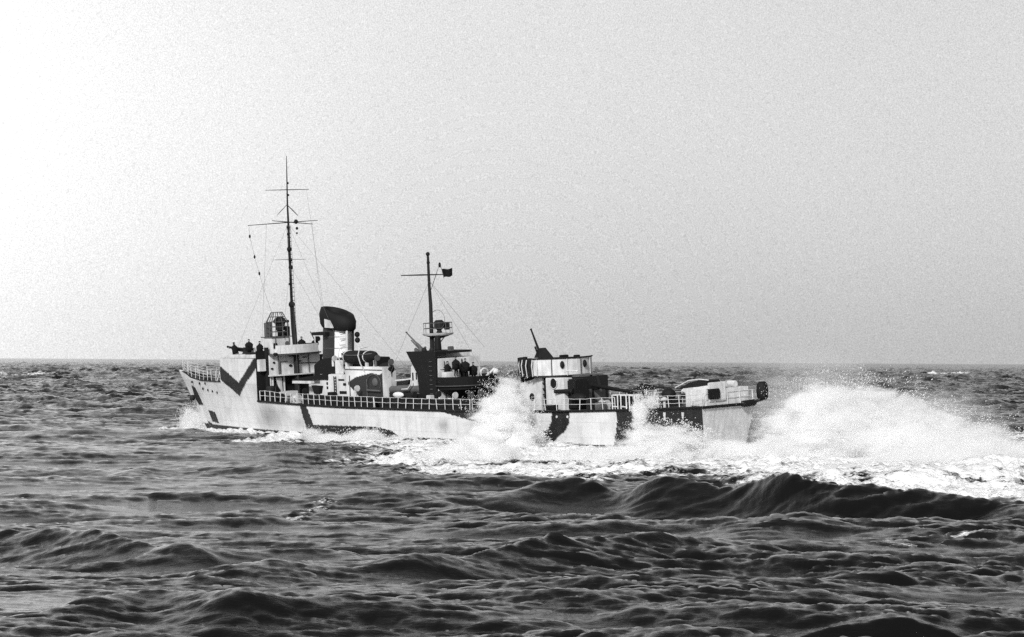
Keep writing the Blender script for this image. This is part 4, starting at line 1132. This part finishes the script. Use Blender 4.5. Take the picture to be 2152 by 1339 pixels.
# ---- people
def person(local, yaw, label, pose, cap_mat=BLACK, group='crew on the warship', skip_legs=False):
    """One continuous body grown over a skeleton with a Skin modifier; hood or cap and face as children."""
    e = empty('person', label, 'person', local, yaw, group)
    lean, crouch, arm = pose
    V, E, R = [], [], []
    def v(p, r): V.append(p); R.append(r); return len(V) - 1
    hip = .95 - crouch * .35
    pel = v((0, 0, hip), .17)
    wst = v((lean * .08, 0, hip + .18), .16); ch = v((lean * .22, 0, hip + .42), .20); nk = v((lean * .32, 0, hip + .58), .085); hd = v((lean * .40, 0, hip + .70), .095); ht = v((lean * .44, 0, hip + .82), .07)
    E.extend([(pel, wst), (wst, ch), (ch, nk), (nk, hd), (hd, ht)])
    for s in (1, -1):
        h = v((0, s * .10, hip - .06), .125); k = v((.10 + crouch * .3, s * .13, hip * .52), .085); a = v((0, s * .14, .09), .06); t = v((.17, s * .16, .05), .05)
        E.extend([(pel, h), (h, k), (k, a), (a, t)])
        sh_ = v((lean * .24, s * .20, hip + .47), .095); 
        el = v((lean * .24 + (.10 + .18 * arm), s * .29, hip + .24 + .06 * arm), .06)
        wr = v((lean * .24 + (.22 + .30 * arm), s * (.24 - .04 * arm), hip + .10 + .26 * arm), .042)
        pm = v((lean * .24 + (.28 + .34 * arm), s * (.23 - .04 * arm), hip + .07 + .29 * arm), .04)
        E.extend([(ch, sh_), (sh_, el), (el, wr), (wr, pm)])
        for f in range(5):
            off = (f - 2) * .02
            q = v((lean * .24 + (.34 + .35 * arm) - (.05 if f == 0 else 0), s * (.23 - .04 * arm) + off, hip + .03 + .29 * arm - abs(f - 2) * .006), .011); E.append((pm, q))
    me = bpy.data.meshes.new('body'); me.from_pydata(V, E, []); me.update()
    o = bpy.data.objects.new('body', me); col.objects.link(o)
    sk = o.modifiers.new('skin', 'SKIN'); sub = o.modifiers.new('sub', 'SUBSURF'); sub.levels = 1
    for i, r in enumerate(R): me.skin_vertices[0].data[i].radius = (r, r)
    me.skin_vertices[0].data[0].use_root = True
    dg = bpy.context.evaluated_depsgraph_get(); ev = o.evaluated_get(dg)
    m2 = bpy.data.meshes.new_from_object(ev); m2.name = 'body'
    bpy.data.objects.remove(o)
    b = bpy.data.objects.new('body', m2); col.objects.link(b); b.parent = e
    m2.materials.clear(); m2.materials.append(CLOTH)
    for p in m2.polygons: p.use_smooth = True
    hx, hz = lean * .40, hip + .74
    f = MB().ball((hx + .045, 0, hz), .095, 12, 8, (.8, .78, 1.1)); f.ball((hx + .125, 0, hz - .01), .022, 6, 4); f.box((hx + .105, -.03, hz - .062), (hx + .118, .03, hz - .054))
    for s in (1, -1): f.ball((hx + .108, s * .033, hz + .022), .012, 6, 4); f.ball((hx + .02, s * .092, hz), .022, 6, 4)
    f.build('face', SKIN, e, smooth=True)
    MB().ball((hx + .0, 0, hz + .085), .12, 12, 7, (1.05, .95, .65)).build('cap', cap_mat, e, smooth=True)
    MB().lathe((lean * .15, 0, hip - .3), [(.36, 0), (.34, .35), (.38, .66), (.16, .88)], 12, .85, 1.15, shear=-lean * .25).build('coat', CLOTH, e, smooth=True)
    return e
def stand(px, py_head, v, yaw, label, pose, cap_mat=BLACK, floor=None, group='crew on the warship'):
    """Stands a person so that the crown is where the photograph has it."""
    q = P(px, py_head, v=v); hgt = (.95 - pose[1] * .35) + .86
    return person((q[0], v, q[2] - hgt if floor is None else floor), yaw, label, pose, cap_mat, group)
G1 = 'crew crowded above the dark gun tub'
stand(936, 760, 1.9, math.radians(200), 'crouching sailor in dark coat beside the white locker, nearest the gun tower', (.5, .7, .3), DARK, group=G1)
stand(956, 750, 1.6, math.radians(190), 'tallest of the dark-coated sailors standing in the gun tub', (.25, 0, .5), BLACK, group=G1)
stand(977, 754, .6, math.radians(150), 'broad dark-coated sailor in the middle of the tub between two others', (.3, 0, .2), BLACK, group=G1)
stand(968, 757, .2, math.radians(230), 'sailor half hidden behind the two tallest figures in the gun tub', (.1, 0, .1), DARK, group=G1)
stand(993, 762, -.4, math.radians(170), 'shortest sailor in the gun tub, standing at its after side', (.3, .25, .4), BLACK, group=G1)
G2 = 'crew at the bow gun'
stand(523, 722, 1.6, math.radians(160), 'sailor standing behind the bow gun on the forecastle house', (.1, 0, .6), BLACK, floor=7.83, group=G2)
stand(497, 735, 2.1, math.radians(30), 'sailor stooping over the bow gun breech', (.7, .8, .8), DARK, floor=7.83, group=G2)
stand(546, 744, 3.6, math.radians(200), 'sailor standing above the white locker at the forward end of the bridge wing', (.1, .3, .1), BLACK, floor=7.83)
G3 = 'crew on the after end of the bridge'
stand(633, 708, -.9, math.radians(180), 'tallest lookout in dark coat beside the foremast foot', (.1, 0, .5), BLACK, group=G3)
stand(641, 722, -1.7, math.radians(200), 'lookout with pale cap behind the bridge screen', (.3, .2, .3), GREY, group=G3)
stand(650, 733, -2.4, math.radians(170), 'stooping lookout at the starboard end of the bridge screen', (.6, .5, .4), BLACK, group=G3)
MB().box((63.9, -2.2, 8.2), (64.7, -.7, 9.1)).build('signal_locker', BLACK, ship, bevel=.05)
for px, py, r in ((665, 712, .26), (660, 722, .34), (659, 738, .4)):
    q = P(px, py, v=-2.6); MB().tube([(q[0], -2.6, q[2]), (q[0] - .35, -2.6, q[2])], r, 14).build('signal_lamp', BLACK, ship)
MB().tube([P(652, 697, v=-2.2), P(662, 716, v=-2.5)], .06, 6).build('flag_boom', GREY, ship)
MB().tube([(64.2, -2.3, 8.2), (64.2, -2.3, 10.0)], .06, 6).build('lamp_post', PALE, ship)

# ---- the clutter of a working deck
rc = random.Random(5)
def mushroom(u, v, z, h, mat): MB().lathe((u, v, z), [(.12, 0), (.12, h * .7), (.3, h * .72), (.3, h * .85), (.1, h)], 12).build('mushroom_vent', mat, ship)
def cowl(u, v, z, h, mat):
    MB().tube([(u, v, z), (u, v, z + h * .7), (u - .08, v, z + h * .88), (u - .3, v + .05, z + h * .95), (u - .42, v + .05, z + h * .95)], [.13, .13, .17, .26, .3], 10).build('cowl_vent', mat, ship)
def lock(u, v, z, a, b, h, mat): MB().box((u - a, v - b, z), (u + a, v + b, z + h)).build('ready_locker', mat, ship, bevel=.04)
def reel(u, v, z, mat):
    m = MB().tube([(u - .35, v, z + .45), (u + .35, v, z + .45)], .24, 12); m.tube([(u - .38, v, z + .45), (u - .33, v, z + .45)], .4, 14); m.tube([(u + .33, v, z + .45), (u + .38, v, z + .45)], .4, 14)
    m.box((u - .4, v - .3, z), (u + .4, v + .3, z + .12)); m.build('cable_reel', mat, ship)
MATS = [WHITE, PALE, DARK, GREY, BLACK, DARK]
for k in range(26):
    u = 26.5 + k * 1.45 + rc.uniform(-.4, .4); v = rc.uniform(3.35, 4.0); z = zmain(u)
    f = rc.choice('mclrml')
    M_ = rc.choice(MATS)
    if 36 < u < 41: v = 3.7
    if f == 'm': mushroom(u, v, z, rc.uniform(.9, 1.5), M_)
    elif f == 'c': cowl(u, v, z, rc.uniform(1.3, 2.0), M_)
    elif f == 'r': reel(u, v, z, M_)
    else: lock(u, v, z, rc.uniform(.25, .6), .25, rc.uniform(.6, 1.3), M_)
for u, v, h in ((46.5, 2.6, .9), (48.2, 2.3, .6), (53.9, 2.5, .8), (44.4, 2.5, .5)): cowl(u, v, zt2 - .02, h, rc.choice(MATS))
for u, v in ((9.2, 2.6), (10.6, 1.6), (12.4, 2.9), (7.6, 2.2), (4.9, 2.7)):
    (mushroom if rc.random() < .5 else (lambda a, b, c, d, m: reel(a, b, c, m)))(u, v, zmain(u), rc.uniform(.8, 1.2), rc.choice([DARK, PALE, BLACK]))
for u, v in ((13.6, 3.3), (12.2, 3.5), (8.9, 3.1)): lock(u, v, zmain(u), .45, .3, rc.uniform(.5, .9), rc.choice([DARK, WHITE, GREY]))
# runs of pipe, cable and hand-holds on the faces turned to us
def run(pts, r, mat, name='pipe_run'): MB().tube(pts, r, 6).build(name, mat, ship)
run([(64.46, 2.0, 6.15), (64.46, 2.0, 8.0)], .05, GREY); run([(64.46, 1.8, 6.15), (64.46, 1.8, 7.4), (64.46, .9, 7.4)], .035, DARK); run([(64.46, -1.6, 6.15), (64.46, -1.6, 8.0)], .05, GREY)
run([(64.46, -2.6, 7.1), (64.46, -.2, 7.15)], .04, DARK); run([(64.22, 2.4, 8.3), (64.22, 2.4, 9.8)], .035, GREY); run([(64.22, .8, 8.5), (64.22, .8, 9.8)], .035, GREY)
run([(TU0 - .05, 2.2, 3.4), (TU0 - .05, 2.2, 7.6)], .045, GREY); run([(TU0 - .05, .2, 5.8), (TU0 - .05, .2, 7.7)], .05, DARK); run([(TU0 - .05, 2.7, 6.9), (TU0 - .05, -1.6, 6.95)], .04, PALE)
for z in np.arange(3.8, 8.0, .42): run([(TU0 + .6, 3.16, z), (TU0 + 1.0, 3.16, z)], .03, GREY, 'hand_hold')
for k in range(5):
    a = math.radians(108 + k * 25); run([(CU + 3.16*math.cos(a), 3.16*math.sin(a), CZ), (CU + 3.16*math.cos(a), 3.16*math.sin(a), 7.8)], .045, GREY if k % 2 else PALE, 'shield_stay')
for (x0, y0, x1, y1, r) in ((47.5, 3.05, 47.5, 5.9, .04), (50.4, 3.05, 50.4, 6.2, .05), (53.0, 3.05, 53.0, 5.6, .04)): run([(x0, y0, 3.5), (x1, y0, y1)], r, GREY)
run([(AU, 3.06, zt2 - .3), (usp, 3.06, zt2 - .25)], .035, GREY)
for z in (9.0, 9.6, 10.2): run([(FU - 1.6, .9, z), (FU - 2.0, .2, z)], .03, DARK, 'pipe_bracket')


# ------------------------------------------------------------------ spray thrown up by the ship
def spray(name, blobs, dens, noise_scale=0.5, cut=0.42, label=None, seed=0.0, gain=2.4):
    """One cloud of spray: a closed domain whose white volume follows the given ellipsoids (centre, radii, axis yaw/pitch, weight)."""
    lo = np.full(3, 1e9); hi = -lo
    for c, r, rot, w in blobs:
        R = max(r) if rot != (0, 0) else None
        for i in range(3):
            e = R if R else r[i]
            lo[i] = min(lo[i], c[i] - e); hi[i] = max(hi[i], c[i] + e)
    lo[2] = max(lo[2], -2.0)
    mb = MB(); mb.box(tuple(lo), tuple(hi))
    m, t, out = new_mat(name + '_volume')
    geo = N(t, 'ShaderNodeNewGeometry')
    total = None
    for c, r, rot, w in blobs:
        E = Matrix.Rotation(rot[0], 3, 'Z') @ Matrix.Rotation(-rot[1], 3, 'Y')
        sub = N(t, 'ShaderNodeVectorMath', operation='SUBTRACT'); t.links.new(geo.outputs['Position'], sub.inputs[0]); sub.inputs[1].default_value = c
        comb = []
        if rot == (0, 0):
            dv = N(t, 'ShaderNodeVectorMath', operation='DIVIDE'); t.links.new(sub.outputs[0], dv.inputs[0]); dv.inputs[1].default_value = r
            vec = dv.outputs[0]
        else:
            cx = N(t, 'ShaderNodeCombineXYZ')
            for i in range(3):
                d = N(t, 'ShaderNodeVectorMath', operation='DOT_PRODUCT'); t.links.new(sub.outputs[0], d.inputs[0])
                ax = E.col[i] / r[i]; d.inputs[1].default_value = tuple(ax)
                t.links.new(d.outputs['Value'], cx.inputs[i])
            vec = cx.outputs[0]
        ln = N(t, 'ShaderNodeVectorMath', operation='LENGTH'); t.links.new(vec, ln.inputs[0])
        f = math_n(t, 'SUBTRACT', 1.0, ln.outputs['Value'], clamp=True)
        f = math_n(t, 'MULTIPLY', f, w)
        total = f if total is None else math_n(t, 'MAXIMUM', total, f)
    nz_ = N(t, 'ShaderNodeTexNoise'); nz_.inputs['Scale'].default_value = noise_scale; nz_.inputs['Detail'].default_value = 6.0; nz_.inputs['Roughness'].default_value = 0.66; nz_.inputs['Distortion'].default_value = 0.5
    off = N(t, 'ShaderNodeVectorMath', operation='ADD'); t.links.new(geo.outputs['Position'], off.inputs[0]); off.inputs[1].default_value = (seed, seed * .7, seed * 1.3)
    mp_ = N(t, 'ShaderNodeMapping'); mp_.inputs['Rotation'].default_value = (0, math.radians(38), 0); mp_.inputs['Scale'].default_value = (0.6, 0.9, 1.25)
    t.links.new(off.outputs[0], mp_.inputs['Vector']); t.links.new(mp_.outputs[0], nz_.inputs['Vector'])
    a = math_n(t, 'SUBTRACT', nz_.outputs[0], 0.5)
    a = math_n(t, 'MULTIPLY_ADD', a, gain, math_n(t, 'SUBTRACT', math_n(t, 'MULTIPLY', total, 2.2), cut))
    edge_ = math_n(t, 'MULTIPLY', total, 12.0, clamp=True)
    a = math_n(t, 'MULTIPLY', a, edge_, clamp=True)
    a = math_n(t, 'MULTIPLY', a, dens)
    vs = N(t, 'ShaderNodeVolumeScatter'); vs.inputs['Color'].default_value = (.998, .998, .998, 1); vs.inputs['Anisotropy'].default_value = 0.2
    t.links.new(a, vs.inputs['Density']); t.links.new(vs.outputs[0], out.inputs['Volume'])
    o = mb.build(name, m)
    o['kind'] = 'stuff'
    o['label'] = label or 'white spray'
    return o
def W(px, py, Y):          # a point at distance Y seen at a pixel of the photograph
    d = ray_dir(px, py); t = Y / d.y
    return (d.x * t, Y, CAM_H + d.z * t)
def L2W(u, v, z): q = SHIP @ Vector((u, v, z)); return (q.x, q.y, q.z)
SPRAYS = {
 'spray_amidships': ([(W(1052, 925, 226), (3.5, 4.5, 4.6), (0, 0), 1.0), (W(990, 985, 210), (5.2, 6, 2.9), (0, 0), 1.0),
    (W(1098, 955, 224), (2.3, 4, 3.4), (0, 0), .9), (W(1064, 852, 230), (2.1, 3, 2.9), (0, 0), .75), (W(1200, 985, 212), (6, 6, 1.5), (0, 0), .8)], 10.0, .8, .45, 0, 4.2),
 'spray_quarter': ([(W(1385, 955, 207), (4.4, 3.5, 2.7), (0, 0), 1.0), (W(1440, 945, 207), (2.6, 2.5, 2.2), (0, 0), .6),
    (W(1345, 868, 209), (.9, 1.4, 2.0), (0, 0), .6), (W(1372, 845, 209), (.8, 1.2, 1.1), (0, 0), .5), (W(1330, 978, 206), (5, 5, 1.8), (0, 0), 1.0), (W(1240, 968, 210), (3.0, 4, 1.2), (0, 0), .8)], 8.0, 1.0, .5, 20, 4.4),
 'spray_astern': ([(W(1790, 935, 206), (8.2, 8, 5.2), (0, 0), 1.0), (W(1740, 885, 206), (4.8, 6, 3.8), (0, 0), .9), (W(1930, 960, 200), (9, 8, 3.8), (0, 0), .95),
    (W(2060, 995, 194), (10, 9, 3.0), (0, 0), 1.0), (W(1660, 960, 207), (4.6, 5, 3.4), (0, 0), .6), (W(1545, 975, 207), (4.4, 4, 2.6), (0, 0), .85), (W(2200, 1015, 190), (7, 8, 2.6), (0, 0), 1.0)], 5.0, .5, .5, 40, 4.2),
 'mist_astern': ([(W(1700, 850, 227), (8.5, 6, 6.0), (0, 0), .7), (W(1600, 880, 226), (4, 5, 4.2), (0, 0), .5), (W(1900, 890, 202), (10, 6, 4.0), (0, 0), .7)], .2, .35, .25, 33, 2.6),
 'spray_at_bow': ([(W(418, 893, 288), (2.6, 3, 2.0), (0, 0), 1.0), (W(398, 882, 289), (1.0, 1.5, 1.9), (0, 0), .7), (W(470, 908, 285), (3.6, 3, .9), (0, 0), .8)], 5.0, 1.0, .4, 60, 3.2),
 'spray_alongside': ([(W(700, 930, 246), (3.2, 3, 1.1), (0, 0), 1.0), (W(770, 925, 244), (2.4, 3, 1.2), (0, 0), .9), (W(840, 935, 240), (2.6, 3, 1.0), (0, 0), .9), (W(910, 955, 232), (3.0, 3, 1.2), (0, 0), 1.0), (W(655, 915, 250), (1.4, 2, .9), (0, 0), .8)], 5.0, 1.1, .45, 80, 3.4),
}
LABELS = {'spray_amidships': 'white burst of spray against the middle of the hull', 'spray_quarter': 'white spray against the after part of the hull',
 'spray_astern': 'long white wall of spray streaming astern', 'mist_astern': 'thin mist blown off the stern', 'spray_at_bow': 'white spray curling at the bow', 'spray_alongside': 'low white spray along the forward hull'}
for nm, (bl, de, ns, cu, sd, ga) in SPRAYS.items():
    spray(nm, bl, de, ns, cu, LABELS[nm], sd, ga)
# flung drops: small faceted drops scattered round and beyond each cloud, thinning outward, combed by the wind
def rr_dir(p, blobs):
    c = np.array(blobs[0][0]); d = p - c; d[:, 2] = np.abs(d[:, 2]) + 1.5; d[:, 0] += 1.5
    return d / np.linalg.norm(d, axis=1)[:, None]
def droplets(name, blobs, n, size, seed):
    r = np.random.default_rng(seed); P_ = []
    wts = np.array([b_[1][0] * b_[1][2] * b_[3] for b_ in blobs]); wts = wts / wts.sum()
    for (c, rad, rot, w), k in zip(blobs, (wts * n * 3).astype(int)):
        d = r.normal(size=(k, 3)); d /= np.linalg.norm(d, axis=1)[:, None]
        rr = 0.45 + 0.8 * r.random(k) ** 1.2
        p = np.array(c) + d * rr[:, None] * np.array(rad)
        # tongues thrown outward
        tex = samp(TB, 'h', (p[:, 0] * .9 + p[:, 2] * .6) * 2.1, p[:, 2] * 1.2 + p[:, 0] * .5 + seed) / SML_RMS
        keep = (r.random(k) < np.clip(1.35 - rr + .22 * tex, 0, 1)) & (p[:, 2] > -.4)
        P_.append(p[keep])
    p = np.concatenate(P_)
    k = len(p); s_ = size * np.exp(r.normal(size=k) * .28)
    o8 = np.array([(1,0,0),(-1,0,0),(0,1,0),(0,-1,0),(0,0,1),(0,0,-1)], float)
    f8 = np.array([(0,2,4),(2,1,4),(1,3,4),(3,0,4),(2,0,5),(1,2,5),(3,1,5),(0,3,5)])
    v_ = (p[:, None, :] + o8[None] * s_[:, None, None] * (1 + r.random((k, 6, 1)) * .5))
    st = np.stack([rr_dir(p, blobs)[:, 0], 0 * p[:, 0], rr_dir(p, blobs)[:, 2]], axis=-1) * (s_ * r.random(k) * 3.0)[:, None]
    v_[:, 0] += st; v_[:, 4] += st * .6; v_[:, 1] -= st; v_ = v_.reshape(-1, 3)
    f_ = (f8[None] + 6 * np.arange(k)[:, None, None]).reshape(-1, 3)
    me = bpy.data.meshes.new(name); me.vertices.add(len(v_)); me.vertices.foreach_set('co', v_.astype(np.float32).ravel())
    me.loops.add(f_.size); me.loops.foreach_set('vertex_index', f_.astype(np.int32).ravel())
    me.polygons.add(len(f_)); me.polygons.foreach_set('loop_start', np.arange(0, f_.size, 3, dtype=np.int32)); me.update(calc_edges=True)
    me.materials.append(DROP); o = bpy.data.objects.new(name, me); col.objects.link(o)
    o['kind'] = 'stuff'; o['label'] = 'flung white water drops'
DROP, t_, out_ = new_mat('water_drops')
b_ = N(t_, 'ShaderNodeBsdfDiffuse'); b_.inputs['Color'].default_value = (.97, .97, .97, 1)
tr_ = N(t_, 'ShaderNodeBsdfTranslucent'); tr_.inputs['Color'].default_value = (.97, .97, .97, 1)
mx_ = N(t_, 'ShaderNodeMixShader'); mx_.inputs[0].default_value = .45
t_.links.new(b_.outputs[0], mx_.inputs[1]); t_.links.new(tr_.outputs[0], mx_.inputs[2]); t_.links.new(mx_.outputs[0], out_.inputs['Surface'])
for k_, (nm, cnt, sz) in enumerate((('spray_amidships', 26000, .017), ('spray_quarter', 18000, .016), ('spray_astern', 60000, .018), ('spray_at_bow', 6000, .022), ('spray_alongside', 7000, .018))):
    droplets('spray_drops', SPRAYS[nm][0], cnt, sz, 100 + k_)
